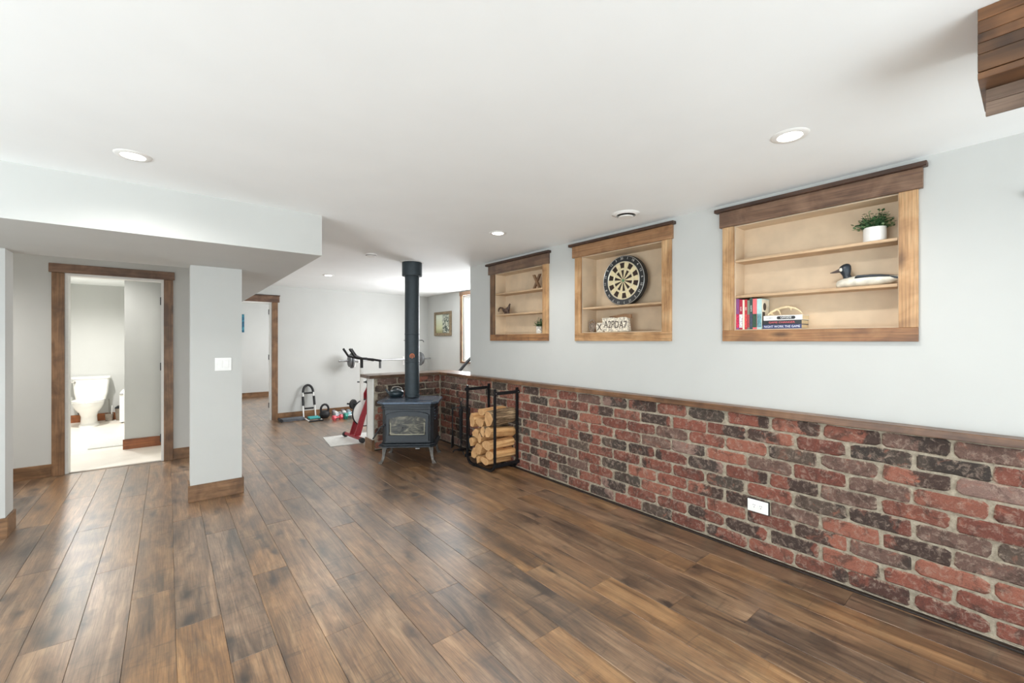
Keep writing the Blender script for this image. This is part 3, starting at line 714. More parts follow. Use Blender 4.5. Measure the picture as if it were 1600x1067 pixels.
# antler
an = thing('antler', 'pale forked deer antler resting on the lying books', 'antler', (3.115, 1.02, ZST)); M['bone'] = plain('antler_bone', (226, 204, 166), 0.55, var=0.1)
mn = [(0, 0.105, 0.008), (0, 0.092, 0.022), (0, 0.06, 0.040), (0, 0.025, 0.052), (0, -0.01, 0.055), (0, -0.05, 0.044), (0, -0.075, 0.026), (0, -0.09, 0.004)]
q = B(); q.tube(mn, [0.009, 0.008, 0.008, 0.008, 0.0085, 0.006, 0.004, 0.002], 10); obj('beam', q, M['bone'], an, True)
for p in ([(0, 0.095, 0.020), (-0.008, 0.078, 0.010), (-0.012, 0.066, 0.002)], [(0, 0.055, 0.041), (-0.008, 0.040, 0.030), (-0.012, 0.028, 0.003)], [(0, -0.015, 0.053), (-0.006, -0.026, 0.044), (-0.008, -0.028, 0.032)]):
    q = B(); q.tube(p, [0.007, 0.005, 0.002], 8); obj('tine', q, M['bone'], an, True)

# duck decoy
dk = thing('duck_decoy', 'carved duck decoy with dark head and white body', 'decoy', (3.125, 0.600, ZS2)); 
M['dwhite'] = plain('decoy_white', (226, 222, 208), 0.5, var=0.08); M['ddark'] = plain('decoy_dark', (38, 46, 54), 0.4, var=0.2); M['dbill'] = plain('decoy_bill', (96, 86, 84), 0.45)
rings = []
for (yy, hw, z0, z1) in [(0.158, 0.006, 0.012, 0.034), (0.150, 0.028, 0.003, 0.046), (0.12, 0.045, 0.0, 0.058), (0.06, 0.058, 0.0, 0.068), (0.0, 0.060, 0.0, 0.070), (-0.05, 0.054, 0.002, 0.066), (-0.09, 0.042, 0.010, 0.058), (-0.125, 0.026, 0.024, 0.050), (-0.150, 0.012, 0.034, 0.046)]:
    rings.append([(hw*math.cos(a), yy, (z0+z1)/2+(z1-z0)/2*math.sin(a)) for a in [2*PI*i/16 for i in range(16)]])
q = B(); q.loft(rings)
for f in q.b.faces:
    c = f.calc_center_median()
    hz = 0.047 if c.y < 0.05 else 0.2
    f.material_index = 1 if (c.z > hz or c.y < -0.118) else 0
obj('body', q, [M['dwhite'], M['ddark']], dk, True)
q = B(); q.loft([[(0.026*k_*math.cos(a), y_+0.028*k_*math.sin(a), z_) for a in [2*PI*i/14 for i in range(14)]] for (k_, y_, z_) in [(1.0, 0.098, 0.048), (0.75, 0.104, 0.066), (0.72, 0.110, 0.080), (0.95, 0.114, 0.095), (1.08, 0.116, 0.112), (0.95, 0.114, 0.130), (0.55, 0.110, 0.142), (0.1, 0.108, 0.146)]]); obj('head', q, M['ddark'], dk, True)
q = B(); q.loft([[(w_*math.cos(a), y_, z_+h_*math.sin(a)) for a in [2*PI*i/10 for i in range(10)]] for (w_, h_, y_, z_) in [(0.014, 0.014, 0.136, 0.110), (0.013, 0.009, 0.155, 0.105), (0.011, 0.005, 0.175, 0.101), (0.004, 0.002, 0.188, 0.099)]]); obj('bill', q, M['dbill'], dk, True)
q = B(); q.sphere((-0.0225, 0.130, 0.110), 0.009, 0.6, 1, 1.2, 10, 6); obj('cheek_patch', q, M['dwhite'], dk, True)
for sx in (-1,):
    q = B(); q.loft([[(sx*(0.050-0.004*i)+0.004*math.cos(a), 0.05-0.035*i, 0.060-0.001*i*i+0.006*math.sin(a)) for a in [2*PI*j/8 for j in range(8)]] for i in range(6)]); obj('wing_stripe', q, M['ddark'], dk, True)

# plants
def plant(name_label, loc, pr_, ph, fr, fh, n, potm, seed):
    rg = random.Random(seed); t = thing('potted_plant', name_label, 'plant', loc)
    q = B(); q.lathe([(0.001, 0.0), (pr_*0.92, 0.0), (pr_, ph*0.1), (pr_, ph), (pr_*0.9, ph), (pr_*0.88, ph*0.88), (0.001, ph*0.88)], seg=24); obj('pot', q, potm, t, True)
    q = B(); s_ = B()
    for i in range(n):
        a = rg.uniform(0, 2*PI); e = rg.uniform(0.12, 1.0); L = rg.uniform(0.6, 1.0)
        d = Vector((math.cos(a)*(1-e**2*0.8)*fr*0.6, math.sin(a)*(1-e**2*0.8)*fr, fh*e))*L
        p0 = Vector((math.cos(a)*pr_*0.3, math.sin(a)*pr_*0.3, ph*0.85)); tip = p0+d
        s_.tube([p0, p0+d*0.5+Vector((0, 0, 0.01)), tip], 0.0009, 4)
        for f in range(5):
            c = p0+d*(0.35+0.16*f); la = rg.uniform(0, 2*PI); ll = rg.uniform(0.014, 0.024)
            u = Vector((math.cos(la), math.sin(la), rg.uniform(-0.2, 0.7))).normalized(); w2 = u.cross(Vector((0, 0, 1))).normalized()*ll*0.42
            vs = [q.b.verts.new(c), q.b.verts.new(c+u*ll*0.5+w2), q.b.verts.new(c+u*ll), q.b.verts.new(c+u*ll*0.5-w2)]
            q.b.faces.new(vs)
    o = obj('foliage', q, M['leaf'], t); o['kind'] = 'stuff'; obj('stems', s_, M['leaf'], t)
    return t
plant('bushy green plant in a plain white pot on the wide niche top shelf', (3.118, 0.578, ZS1), 0.052, 0.082, 0.090, 0.118, 110, M['chinaware'], 3)
plant('small green plant in a mottled pot in the narrow niche', (3.125, 3.385, ZB), 0.036, 0.075, 0.07, 0.105, 70, plain('mottled_pot', (196, 192, 184), 0.6, var=0.3, scale=60), 4)
# wooden X
t = thing('letter_ornament', 'brown wooden letter X on the narrow niche top shelf', 'ornament', (3.11, 3.41, ZS1))
for sg in (1, -1):
    q = B(); hh = 0.158; dx = 0.048; ww = 0.015
    q.prism([(-sg*dx-ww, 0.0), (-sg*dx+ww, 0.0), (sg*dx+ww, hh), (sg*dx-ww, hh)], 'X', -0.010 if sg > 0 else -0.009, 0.012 if sg > 0 else 0.011, 0.0008); obj('stroke', q, M['brnZ'], t)
# carved rooster-like bird
t = thing('bird_carving', 'dark carved bird with a curled tail on the narrow niche', 'ornament', (3.10, 3.955, ZS2)); M['carve'] = plain('dark_carved_wood', (74, 56, 46), 0.6, var=0.35, scale=60)
q = B(); q.loft([[(w_*math.cos(a), y_, z_+h_*math.sin(a)) for a in [2*PI*i/12 for i in range(12)]] for (y_, z_, w_, h_) in [(0.03, 0.052, 0.008, 0.014), (0.015, 0.046, 0.018, 0.024), (-0.015, 0.042, 0.022, 0.028), (-0.045, 0.052, 0.018, 0.038), (-0.060, 0.085, 0.012, 0.036), (-0.070, 0.108, 0.006, 0.020)]]); obj('body', q, M['carve'], t, True)
q = B(); q.tube([(0, 0.02, 0.052), (0, 0.045, 0.080), (0, 0.07, 0.088), (0, 0.092, 0.074), (0, 0.100, 0.050), (0, 0.097, 0.034)], [0.012, 0.010, 0.009, 0.008, 0.006, 0.003], 10); obj('tail', q, M['carve'], t, True)
q = B(); q.cyl((0, -0.01, 0), (0, -0.01, 0.026), 0.02, 0.012, 12); q.cyl((0, -0.045, 0), (0, -0.045, 0.03), 0.018, 0.012, 12); obj('foot', q, M['carve'], t, True)
q = B(); q.prism([(-0.060, 0.118), (-0.085, 0.112), (-0.066, 0.128)], 'X', -0.003, 0.003); obj('beak', q, M['carve'], t)
for ch in t.children: ch.data.transform(Matrix.Diagonal((1.2, 1.3, 0.95, 1)))
# carved sign
t = thing('carved_sign', 'rough whitish carved block with letters below the dartboard', 'ornament', (3.115, 2.385, ZB)); M['stone'] = plain('whitewashed_wood', (206, 196, 180), 0.8, var=0.25, scale=70, bump=0.8); M['ink'] = plain('burnt_letters', (92, 80, 72), 0.8)
rg = random.Random(5)
top_ = [(0.125-i*0.025, 0.118+0.012*rg.random()) for i in range(12)]
q = B(); q.prism([(-0.165, 0.004), (0.09, 0.0), (0.12, 0.02)]+[(a, c) for a, c in top_ if a > -0.16], 'X', -0.018, 0.022, 0.003); obj('block', q, M['stone'], t)
q = B(); q.prism([(-0.17, 0.118), (0.10, 0.118), (0.05, 0.142), (-0.03, 0.148), (-0.10, 0.158), (-0.168, 0.152)], 'X', 0.0, 0.03, 0.002); obj('bark_edge', q, M['brnY'], t)
q = B(); q.prism([(0.122, 0.0), (0.195, 0.0), (0.205, 0.05), (0.192, 0.088), (0.124, 0.084)], 'X', -0.012, 0.014, 0.003); obj('end_block', q, M['stone'], t)
text('lettering', 'A2PDA7', 0.094, M['ink'], t, face_negx((-0.019, -0.022, 0.062), -0.04), 0.001, width=0.25)
text('lettering', 'X', 0.09, M['ink'], t, face_negx((-0.013, 0.160, 0.043)), 0.001, width=0.06)
# wire ring ornament
t = thing('loop_ornament', 'small oval grey loop ornament in the left corner below the dartboard', 'ornament', (3.13, 2.655, ZB)); M['wick'] = plain('grey_wicker', (126, 112, 100), 0.8, var=0.3, scale=90)
q = B(); q.tube([(0.0, 0.038*math.cos(a), 0.062+0.056*math.sin(a)) for a in [2*PI*i/28 for i in range(28)]], 0.0055, 8, closed=True); obj('outer_loop', q, M['wick'], t, True)
q = B(); q.tube([(0.004, 0.026*math.cos(a), 0.047+0.040*math.sin(a)) for a in [2*PI*i/24 for i in range(24)]], 0.006, 8, closed=True); q.sphere((0.004, 0, 0.047), 0.022, 0.5, 1, 1.5, 12, 8); obj('inner_knot', q, M['wick'], t, True)
# small black hook on the right wall
t = tag(obj('wall_hook', (lambda q: (q.box((XU-0.012, 0.005, 2.05), (XU-0.0002, 0.030, 2.085), 0.002), q.tube([(XU-0.010, 0.018, 2.06), (XU-0.035, 0.018, 2.055), (XU-0.04, 0.018, 2.072)], 0.005, 8), q)[-1])(B()), M['iron']), 'small black wall hook at the right edge of the picture', 'hook')

# ------------------------------------------------------------------ wood stove
SV = thing('wood_stove', 'dark cast iron wood stove on short curved legs', 'stove', (2.267, 4.71, 0), math.radians(-36))
def sp(nm, q, m_='stove', smooth=False, parent=None, label=None): return obj(nm, q, M[m_], parent or SV, smooth, label=label)
F0 = -0.235; M['leg'] = plain('stove_leg_iron', (92, 88, 84), 0.45, 0.5, var=0.2)
poly = lambda hw, f, r_, c: [(-hw, f+c), (-hw+c, f), (hw-c, f), (hw, f+c), (hw, r_-c), (hw-c, r_), (-hw+c, r_), (-hw, r_-c)]
q = B(); q.prism(poly(0.290, F0, 0.235, 0.035), 'Z', 0.225, 0.612, 0.004); sp('body', q)
q = B(); q.prism(poly(0.305, F0-0.015, 0.245, 0.045), 'Z', 0.612, 0.632, 0.003); q.prism(poly(0.297, F0-0.006, 0.24, 0.04), 'Z', 0.632, 0.648); q.prism(poly(0.312, F0-0.022, 0.25, 0.05), 'Z', 0.648, 0.672, 0.004); sp('collar', q)
q = B(); q.prism(poly(0.352, F0-0.05, 0.275, 0.080), 'Z', 0.674, 0.700, 0.005); sp('top_plate', q, 'stovetop')
for sx in (-0.16, 0.16):
    q = B(); q.box((sx-0.115, F0+0.06, 0.7002), (sx+0.115, F0+0.29, 0.706), 0.003); sp('trivet', q, 'stovetop')
q = B(); q.prism(poly(0.325, F0-0.075, 0.24, 0.06), 'Z', 0.190, 0.207, 0.004); q.prism(poly(0.308, F0-0.045, 0.235, 0.05), 'Z', 0.207, 0.224, 0.003); sp('ash_lip', q)
# door with arched frame
q = B()
dw, d0, d1 = 0.245, 0.250, 0.590
arch = [(-dw, d0), (dw, d0), (dw, d1-0.045)]+[(dw*math.cos(a), d1-0.045+0.045*math.sin(a)) for a in [PI*i/12 for i in range(1, 12)]]+[(-dw, d1-0.045)]
outer = [(max(-dw, min(dw, u)), v) for u, v in arch]
gw0, gz0, gz1 = 0.205, 0.318, 0.515
inner = []
for u, v in outer:
    inner.append((max(-gw0, min(gw0, u*gw0/dw)), gz0 if v <= d0+1e-6 else min(v-0.052, 0.538)))
ys_ = [F0-0.001, F0-0.020]
R = q.loft([[(u, ys_[0], v) for u, v in outer], [(u, ys_[1], v) for u, v in outer], [(u*0.96, ys_[1]-0.006, v) for u, v in outer], [(u, ys_[1]-0.006, v) for u, v in inner], [(u, ys_[0], v) for u, v in inner]], caps=False)
dr = sp('door', q)
m_ = N('sooty_glass'); nz = m_.noise(m_.coords((4, 4, 9)), 1.3, 5, 0.6, 1.6)
m_.col(m_.ramp(nz, [(0.35, (26, 28, 30)), (0.5, (66, 66, 60)), (0.62, (118, 114, 98)), (0.8, (150, 146, 128))])); m_.rough(0.12); M['soot'] = m_.m
q = B(); q.prism([(u*0.999, v) for u, v in inner], 'Y', F0-0.010, F0-0.004); sp('glass_pane', q, 'soot', parent=dr)
M['seal'] = plain('glass_seal', (176, 170, 148), 0.8)
q = B(); q.box((-0.192, F0-0.0135, gz0+0.006), (0.192, F0-0.0105, gz0+0.013)); q.box((-0.192, F0-0.0135, gz0+0.006), (-0.187, F0-0.0105, 0.46)); q.box((0.187, F0-0.0135, gz0+0.006), (0.192, F0-0.0105, 0.46)); sp('gasket', q, 'seal', parent=dr)
q = B(); q.tube([(-0.262, F0-0.028, 0.435), (-0.290, F0-0.055, 0.420), (-0.345, F0-0.060, 0.335), (-0.375, F0-0.060, 0.290)], [0.008, 0.008, 0.007, 0.008], 10); q.cyl((-0.262, F0, 0.435), (-0.262, F0-0.035, 0.435), 0.011, seg=10); sp('handle', q, 'iron', True)
for i in range(4):
    for sx in (-1, 1):
        q = B(); z_ = 0.585-0.036*i; q.prism([(-0.13+0.0*i, z_), (0.12, z_), (0.12, z_+0.010), (-0.13, z_+0.010)], 'X', sx*0.2895, sx*0.302); sp('louver', q, 'stovetop')
q = B(); q.box((0.10, F0-0.083, 0.178), (0.15, F0-0.03, 0.188), 0.002); sp('air_control', q, 'steel')
for sx in (-1, 1):
    for (yy, sy) in ((-0.20, -1), (0.20, 1)):
        q = B(); x0 = sx*0.255
        q.loft([[(x0+sx*ox+w_*a_, yy+sy*oy+w_*b_, z_) for a_, b_ in ((-1, -1), (1, -1), (1, 1), (-1, 1))] for (z_, ox, oy, w_) in [(0.192, 0.0, 0.0, 0.030), (0.15, 0.012, 0.008, 0.022), (0.09, 0.016, 0.012, 0.015), (0.035, 0.028, 0.022, 0.014), (0.012, 0.045, 0.036, 0.020), (0.0, 0.048, 0.040, 0.024)]]); sp('leg', q, 'leg', True)
# flue pipe
FX, FY = 2.333, 4.828
FP = thing('flue_pipe', 'dark vertical flue pipe running from stove to ceiling', 'flue', (FX, FY, 0.708))
q = B(); q.cyl((0, 0, 0.0), (0, 0, ZC-0.708-0.171), 0.087, seg=40); obj('pipe', q, M['flue'], FP, True)
for zz_ in (0.02, 0.42, 0.76):
    q = B(); q.lathe([(0.0872, zz_), (0.090, zz_+0.003), (0.090, zz_+0.012), (0.0872, zz_+0.015)], seg=40); obj('joint_ring', q, M['flue'], FP, True)
q = B(); q.lathe([(0.088, ZC-0.708-0.17), (0.119, ZC-0.708-0.17), (0.121, ZC-0.708-0.16), (0.121, ZC-0.7085-0.005), (0.088, ZC-0.7085-0.005)], seg=40); obj('ceiling_collar', q, M['flue'], FP, True)
q = B(); q.lathe([(0.089, ZC-0.7085-0.004), (0.145, ZC-0.7085-0.004), (0.145, ZC-0.7085), (0.089, ZC-0.7085)], seg=40); obj('ceiling_plate', q, M['white'], FP, True)
cdir = Vector((-FX, -FY, 0)).normalized(); sd = Vector((-cdir.y, cdir.x, 0))      # direction from the pipe to the room, and across
zd = 1.398-0.708
q = B(); q.tube([sd*0.125+Vector((0, 0, zd)), sd*-0.10+Vector((0, 0, zd))][::1], 0.0035, 8); q.tube([sd*0.09+Vector((0, 0, zd)), sd*0.118+Vector((0, 0, zd+0.003)), sd*0.135+Vector((0, 0, zd-0.006)), sd*0.140+Vector((0, 0, zd-0.022))], 0.0045, 8); obj('damper_rod', q, M['iron'], FP, True)
# magnetic thermometer
zt = 1.21
t = thing('flue_thermometer', 'round copper coloured thermometer stuck on the flue pipe', 'thermometer', (FX, FY, zt))
ang = math.atan2(cdir.y, cdir.x); Mt = Matrix.Rotation(ang, 4, 'Z')
q = B(); q.lathe([(0.001, 0.0910), (0.032, 0.0905), (0.034, 0.0875), (0.001, 0.0875)], seg=28, axis='X'); q.b.transform(Mt); obj('dial', q, M['iron'], t, True)
q = B(); q.tube([(0.0925, 0.026*math.cos(a), 0.026*math.sin(a)) for a in [-PI/2+0.7+(2*PI-1.4)*i/24 for i in range(25)]], 0.004, 6); q.tube([(0.0925, 0.013*math.cos(a), 0.013*math.sin(a)) for a in [-0.3+(PI+0.6)*i/12 for i in range(13)]], 0.0035, 6); q.box((0.0905, -0.005, -0.03), (0.094, 0.005, 0.0), 0.001); q.b.transform(Mt); obj('scale', q, M['copper'], t, True)
# kettle
KP = (2.185, 4.958, 0.7064)
t = thing('kettle', 'low black iron kettle on the stove top', 'kettle', KP, math.radians(-38))
M['kettle'] = plain('kettle_iron', (36, 48, 54), 0.3, 0.3)
q = B(); q.lathe([(0.001, 0.0), (0.072, 0.0), (0.083, 0.010), (0.094, 0.035), (0.090, 0.062), (0.070, 0.082), (0.045, 0.088)], seg=32); obj('pot', q, M['kettle'], t, True)
q = B(); q.lathe([(0.048, 0.087), (0.046, 0.093), (0.02, 0.099), (0.008, 0.101), (0.009, 0.112), (0.001, 0.114)], seg=24); obj('lid', q, M['kettle'], t, True)
q = B(); q.tube([(-0.075, 0, 0.030), (-0.105, 0, 0.058), (-0.130, 0, 0.095)], [0.022, 0.015, 0.010], 12); obj('spout', q, M['kettle'], t, True)
q = B(); q.tube([(-0.055, 0, 0.082), (-0.05, 0, 0.108), (-0.02, 0, 0.120), (0.03, 0, 0.120), (0.065, 0, 0.108), (0.07, 0, 0.078)], 0.006, 8); obj('handle', q, M['nickel'], t, True)

# ------------------------------------------------------------------ log rack, logs, fire tools
x0, x1, y0, y1, H = 2.665, 2.995-0.03, 3.575, 4.10, 0.885
RK = thing('log_rack', 'tall black iron firewood rack against the brick wall', 'rack', ((x0+x1)/2, (y0+y1)/2, 0))
M['rackiron'] = plain('rack_iron', (26, 27, 30), 0.4, 0.3, var=0.15)
def rk(nm, q, m_='rackiron', s_=False): return obj(nm, q, M[m_], RK, s_, origin=RK.location)
def rack_side(x):
    q = B(); w2, d2 = 0.011, 0.011
    path = [(y1, H)] + [(y1, 0.105)] + [(y1-0.095+0.095*math.cos(a), 0.105-0.095*math.sin(a)) for a in [PI/2*i/6 for i in range(1, 7)]] + [(y0+0.095-0.095*math.sin(a), 0.105-0.095*math.cos(a)) for a in [PI/2*i/6 for i in range(0, 7)]] + [(y0, H)]
    rings = []
    for i, (u, v) in enumerate(path):
        a = Vector(path[max(i-1, 0)]); c = Vector(path[min(i+1, len(path)-1)]); d = (c-a).normalized(); n = Vector((-d.y, d.x))*d2
        rings.append([(x-w2, u-n.x, v-n.y), (x+w2, u-n.x, v-n.y), (x+w2, u+n.x, v+n.y), (x-w2, u+n.x, v+n.y)])
    q.loft(rings); return q
for x in (x0, x1): rk('side_hoop', rack_side(x))
for y in (y0, y1):
    for z in (0.840, 0.082):
        q = B(); dy = -0.017 if y == y0 else 0.017
        q.box((x0-0.022, y+dy-0.005, z-0.017), (x1+0.022, y+dy+0.005, z+0.017), 0.001); rk('cross_bar', q)
    for x in (x0, x1):
        for z in (0.840,):
            q = B(); dy = -0.023 if y == y0 else 0.023; q.cyl((x, y+dy, z), (x, y+dy*1.25, z), 0.006, seg=8); rk('bolt', q, 'steel')
for y in (3.70, 3.97):
    q = B(); q.box((x0+0.0115, y-0.012, 0.010), (x1-0.0115, y+0.012, 0.020)); rk('floor_bar', q)
def logmesh(hw, hh, seed, bark):
    rg = random.Random(seed); n = 9
    ph = rg.uniform(0, 6); pts = []
    for i in range(n):
        a = ph+2*PI*i/n; k = rg.uniform(0.80, 1.10)
        pts.append((hw*k*math.cos(a), hh*k*math.sin(a)))
    q = B(); L = rg.uniform(0.37, 0.41); R = []
    for j in range(5):
        x = -L/2+L*j/4; R.append([(x+(rg.uniform(-.006, .006) if j in (0, 4) else 0), u*(1+rg.uniform(-.05, .05)), v*(1+rg.uniform(-.05, .05))) for u, v in pts])
    q.loft(R)
    q.b.faces.ensure_lookup_table()
    for f in q.b.faces:
        n_ = len(f.verts); c = f.calc_center_median()
        if n_ > 4: f.material_index = 2
        else: f.material_index = 1 if (bark and (bark == 2 or c.z > 0)) else 0
    return q, L
logs = [(4.020, .487, .052, .078, 0, 'tall split log at the top left of the rack'), (3.885, .485, .078, .050, 0, 'wide split log with a flat pale face, second row down at the left'),
        (3.850, .600, .070, .038, 0, 'short end of a flat split log lying on top of the pile'), (3.675, .560, .080, .088, 2, 'large bark-covered log on top of the pile at the right'),
        (3.685, .388, .062, .060, 0, 'split log wedged under the large bark-covered log'), (3.790, .395, .045, .058, 1, 'bark-edged log in the centre of the pile'),
        (3.962, .345, .060, .052, 0, 'split log in the middle row against the left upright'), (3.865, .315, .030, .062, 1, 'thin upright wedge log in the pile centre'),
        (4.030, .235, .040, .050, 0, 'small split log low against the left upright'), (3.715, .262, .085, .052, 0, 'pale round-ended log in the middle row at the right'),
        (3.895, .188, .070, .068, 0, 'fat split log in the middle of the lower row'), (3.990, .110, .052, .062, 0, 'split log at the bottom left curve of the rack'),
        (3.690, .154, .080, .050, 0, 'flat split log low at the right of the rack'), (3.775, .072, .075, .042, 0, 'triangular split log lying at the bottom of the rack'),
        (3.897, .070, .036, .044, 0, 'small split log at the rack bottom between two larger ones')]
for i, (y, z, hw, hh, bk, lab) in enumerate(logs):
    q, L = logmesh(hw, hh, 100+i, bk)
    o = obj('firewood_log', q, [M['split'], M['bark'], M['cut']], None); o.location = (2.672+L/2+random.uniform(-.02, .012), y, z+0.012)
    o.rotation_euler = (0, -0.05 if i == 3 else (0.10 if i == 4 else random.uniform(-.03, .03)), random.uniform(-.03, .03))
    tag(o, lab, 'firewood', 'split logs in the black rack')
# fire tool set
ft = thing('fire_tool_set', 'slim black fireplace tool stand beside the log rack', 'fire tools', (2.83, 4.50, 0))
q = B(); q.cyl((0, 0, 0.045), (0, 0, 0.640), 0.009, seg=10); q.lathe([(0.001, 0.03), (0.05, 0.035), (0.055, 0.045), (0.02, 0.055), (0.007, 0.06)], seg=20); obj('stand', q, M['rackiron'], ft, True)
q = B(); q.tube([(0.016*math.cos(a), -0.016*math.cos(a), 0.660+0.028*math.sin(a)) for a in [2*PI*i/16 for i in range(16)]], 0.005, 6, closed=True); obj('ring_handle', q, M['rackiron'], ft, True)
for a in (0.3, 0.3+2*PI/3, 0.3+4*PI/3):
    q = B(); q.tube([(0.04*math.cos(a), 0.04*math.sin(a), 0.04), (0.085*math.cos(a), 0.085*math.sin(a), 0.035), (0.10*math.cos(a), 0.10*math.sin(a), 0.008)], [0.008, 0.008, 0.008], 8); obj('foot', q, M['rackiron'], ft, True)
q = B(); q.box((-0.105, -0.005, 0.558), (0.105, 0.005, 0.568), 0.001); q.box((-0.005, -0.105, 0.558), (0.005, 0.105, 0.568), 0.001); q.b.transform(Matrix.Rotation(-0.7, 4, 'Z')); obj('hanger_bar', q, M['rackiron'], ft)
def tool(nm, lab, a, kind):
    dx, dy = 0.105*math.cos(a), 0.105*math.sin(a)
    t = thing(nm, lab, 'fire tool', (2.83+dx, 4.50+dy, 0))
    q = B(); q.cyl((0, 0, 0.20), (0, 0, 0.50), 0.007, seg=8); obj('shaft', q, M['rackiron'], t, True)
    q = B(); q.tube([(0.012*math.cos(b_)*0.8, -0.012*math.cos(b_)*0.8, 0.575+0.020*math.sin(b_)) for b_ in [2*PI*i/14 for i in range(14)]], 0.0045, 6, closed=True); q.lathe([(0.005, 0.47), (0.013, 0.485), (0.010, 0.52), (0.013, 0.55), (0.005, 0.557)], seg=12); obj('handle', q, M['rackiron'], t, True)
    if kind == 'shovel': q = B(); q.box((-0.045, -0.045, 0.0), (0.045, 0.045, 0.0)); q.b.free(); q = B(); q.prism([(-0.055, 0.070), (-0.055, 0.18), (-0.02, 0.22), (0.02, 0.22), (0.055, 0.18), (0.055, 0.070)], 'Y', -0.003, 0.003); q.b.transform(Matrix.Rotation(0.75, 4, 'Z'))
    elif kind == 'brush': q = B(); q.lathe([(0.006, 0.23), (0.03, 0.22), (0.036, 0.17), (0.044, 0.075), (0.001, 0.075)], seg=16)
    elif kind == 'poker': q = B(); q.tube([(0, 0, 0.21), (0, 0, 0.09), (0, 0, 0.085)], [0.0045, 0.004, 0.002], 8); q.tube([(0, 0, 0.13), (0.015, -0.015, 0.12), (0.018, -0.018, 0.14)], 0.004, 8)
    else: q = B(); q.tube([(0.0, 0, 0.21), (0.018, -0.018, 0.16), (0.004, -0.004, 0.085)], 0.004, 8); q.tube([(0, 0, 0.21), (-0.018, 0.018, 0.16), (-0.004, 0.004, 0.085)], 0.004, 8)
    obj(kind+'_head', q, M['rackiron'], t, kind != 'shovel')
tool('ash_shovel', 'black ash shovel hanging at the left of the tool stand', -0.7+PI, 'shovel'); tool('hearth_brush', 'black hearth brush hanging at the right of the tool stand', -0.7, 'brush')
tool('fire_poker', 'black hooked poker hanging at the back of the tool stand', -0.7+PI/2, 'poker'); tool('log_tongs', 'black tongs hanging at the front of the tool stand', -0.7-PI/2, 'tongs')

# ------------------------------------------------------------------ bathroom
TL = thing('toilet', 'white two-piece toilet against the bathroom back wall', 'toilet', (-1.005, 10.0, 0.003))
def ell(cx, cy, rx, ry, z, n=28, sq=2.0): 
    out = []
    for i in range(n):
        a = 2*PI*i/n; c, s_ = math.cos(a), math.sin(a)
        out.append((cx+rx*math.copysign(abs(c)**(2/sq), c), cy+ry*math.copysign(abs(s_)**(2/sq), s_), z))
    return out
cw = 'chinaware'
q = B(); q.loft([ell(0, -0.20, 0.125, 0.24, 0.0, sq=2.6), ell(0, -0.20, 0.120, 0.235, 0.02, sq=2.6), ell(0, -0.19, 0.100, 0.20, 0.05), ell(0, -0.19, 0.095, 0.19, 0.15), ell(0, -0.22, 0.115, 0.21, 0.22), ell(0, -0.26, 0.160, 0.25, 0.29), ell(0, -0.275, 0.185, 0.265, 0.35), ell(0, -0.275, 0.188, 0.268, 0.39)]); obj('bowl', q, M[cw], TL, True)
q = B(); q.loft([ell(0, -0.275, 0.192, 0.270, 0.391), ell(0, -0.275, 0.194, 0.272, 0.405), ell(0, -0.275, 0.19, 0.268, 0.410)]); obj('seat', q, M[cw], TL, True)
q = B(); q.loft([ell(0, -0.272, 0.190, 0.268, 0.413), ell(0, -0.272, 0.192, 0.270, 0.425), ell(0, -0.27, 0.17, 0.25, 0.436)]); obj('seat_lid', q, M[cw], TL, True)
q = B(); q.loft([ell(0, 0.10, 0.180, 0.085, 0.39, sq=6), ell(0, 0.105, 0.205, 0.095, 0.50, sq=6), ell(0, 0.11, 0.225, 0.105, 0.745, sq=6)]); q.box((-0.10, -0.05, 0.30), (0.10, 0.15, 0.392), 0.02, 2); tk = obj('tank', q, M[cw], TL, True)
q = B(); q.loft([ell(0, 0.11, 0.238, 0.115, 0.746, sq=6), ell(0, 0.11, 0.242, 0.119, 0.765, sq=6), ell(0, 0.11, 0.236, 0.113, 0.782, sq=6)]); obj('tank_lid', q, M[cw], TL, True)
q = B(); q.cyl((-0.19, 0.01, 0.70), (-0.19, -0.02, 0.70), 0.014, seg=12); q.tube([(-0.19, -0.018, 0.70), (-0.235, -0.022, 0.703), (-0.25, -0.022, 0.706)], [0.007, 0.008, 0.009], 8); obj('flush_lever', q, M['nickel'], tk, True)
q = B(); q.tube([(-0.14, 0.20, 0.16), (-0.15, 0.13, 0.165), (-0.15, 0.12, 0.26), (-0.13, 0.11, 0.38)], 0.007, 8); q.sphere((-0.15, 0.14, 0.165), 0.02, 1, 1, 1, 10, 8); obj('water_supply', q, M['iron'], TL, True)
t = thing('toilet_brush', 'steel toilet brush standing in a square taupe holder', 'brush', (-0.790, 10.15, 0.003)); M['taupe'] = plain('taupe_pot', (142, 132, 120), 0.5)
q = B(); q.loft([ell(0, 0, 0.045, 0.045, 0.0, 20, 5), ell(0, 0, 0.055, 0.055, 0.12, 20, 5), ell(0, 0, 0.048, 0.048, 0.119, 20, 5), ell(0, 0, 0.045, 0.045, 0.09, 20, 5)]); obj('holder', q, M['taupe'], t, True)
q = B(); q.cyl((0, 0, 0.10), (-0.004, 0.01, 0.38), 0.006, seg=10); obj('brush_handle', q, M['nickel'], t, True)
q = B(); q.cyl((0.03, 0.01, 0.10), (0.035, 0.012, 0.26), 0.008, seg=10); obj('spare_handle', q, M['white'], t, True)
t = thing('trash_bin', 'small grey pedal bin with a dark lid beside the toilet', 'bin', (-0.635, 10.13, 0.003))
q = B(); q.lathe([(0.001, 0), (0.068, 0), (0.082, 0.205), (0.001, 0.205)], seg=24); obj('bucket', q, M['taupe'], t, True)
q = B(); q.lathe([(0.085, 0.206), (0.083, 0.222), (0.05, 0.250), (0.001, 0.258)], seg=24); obj('lid', q, M['iron'], t, True)
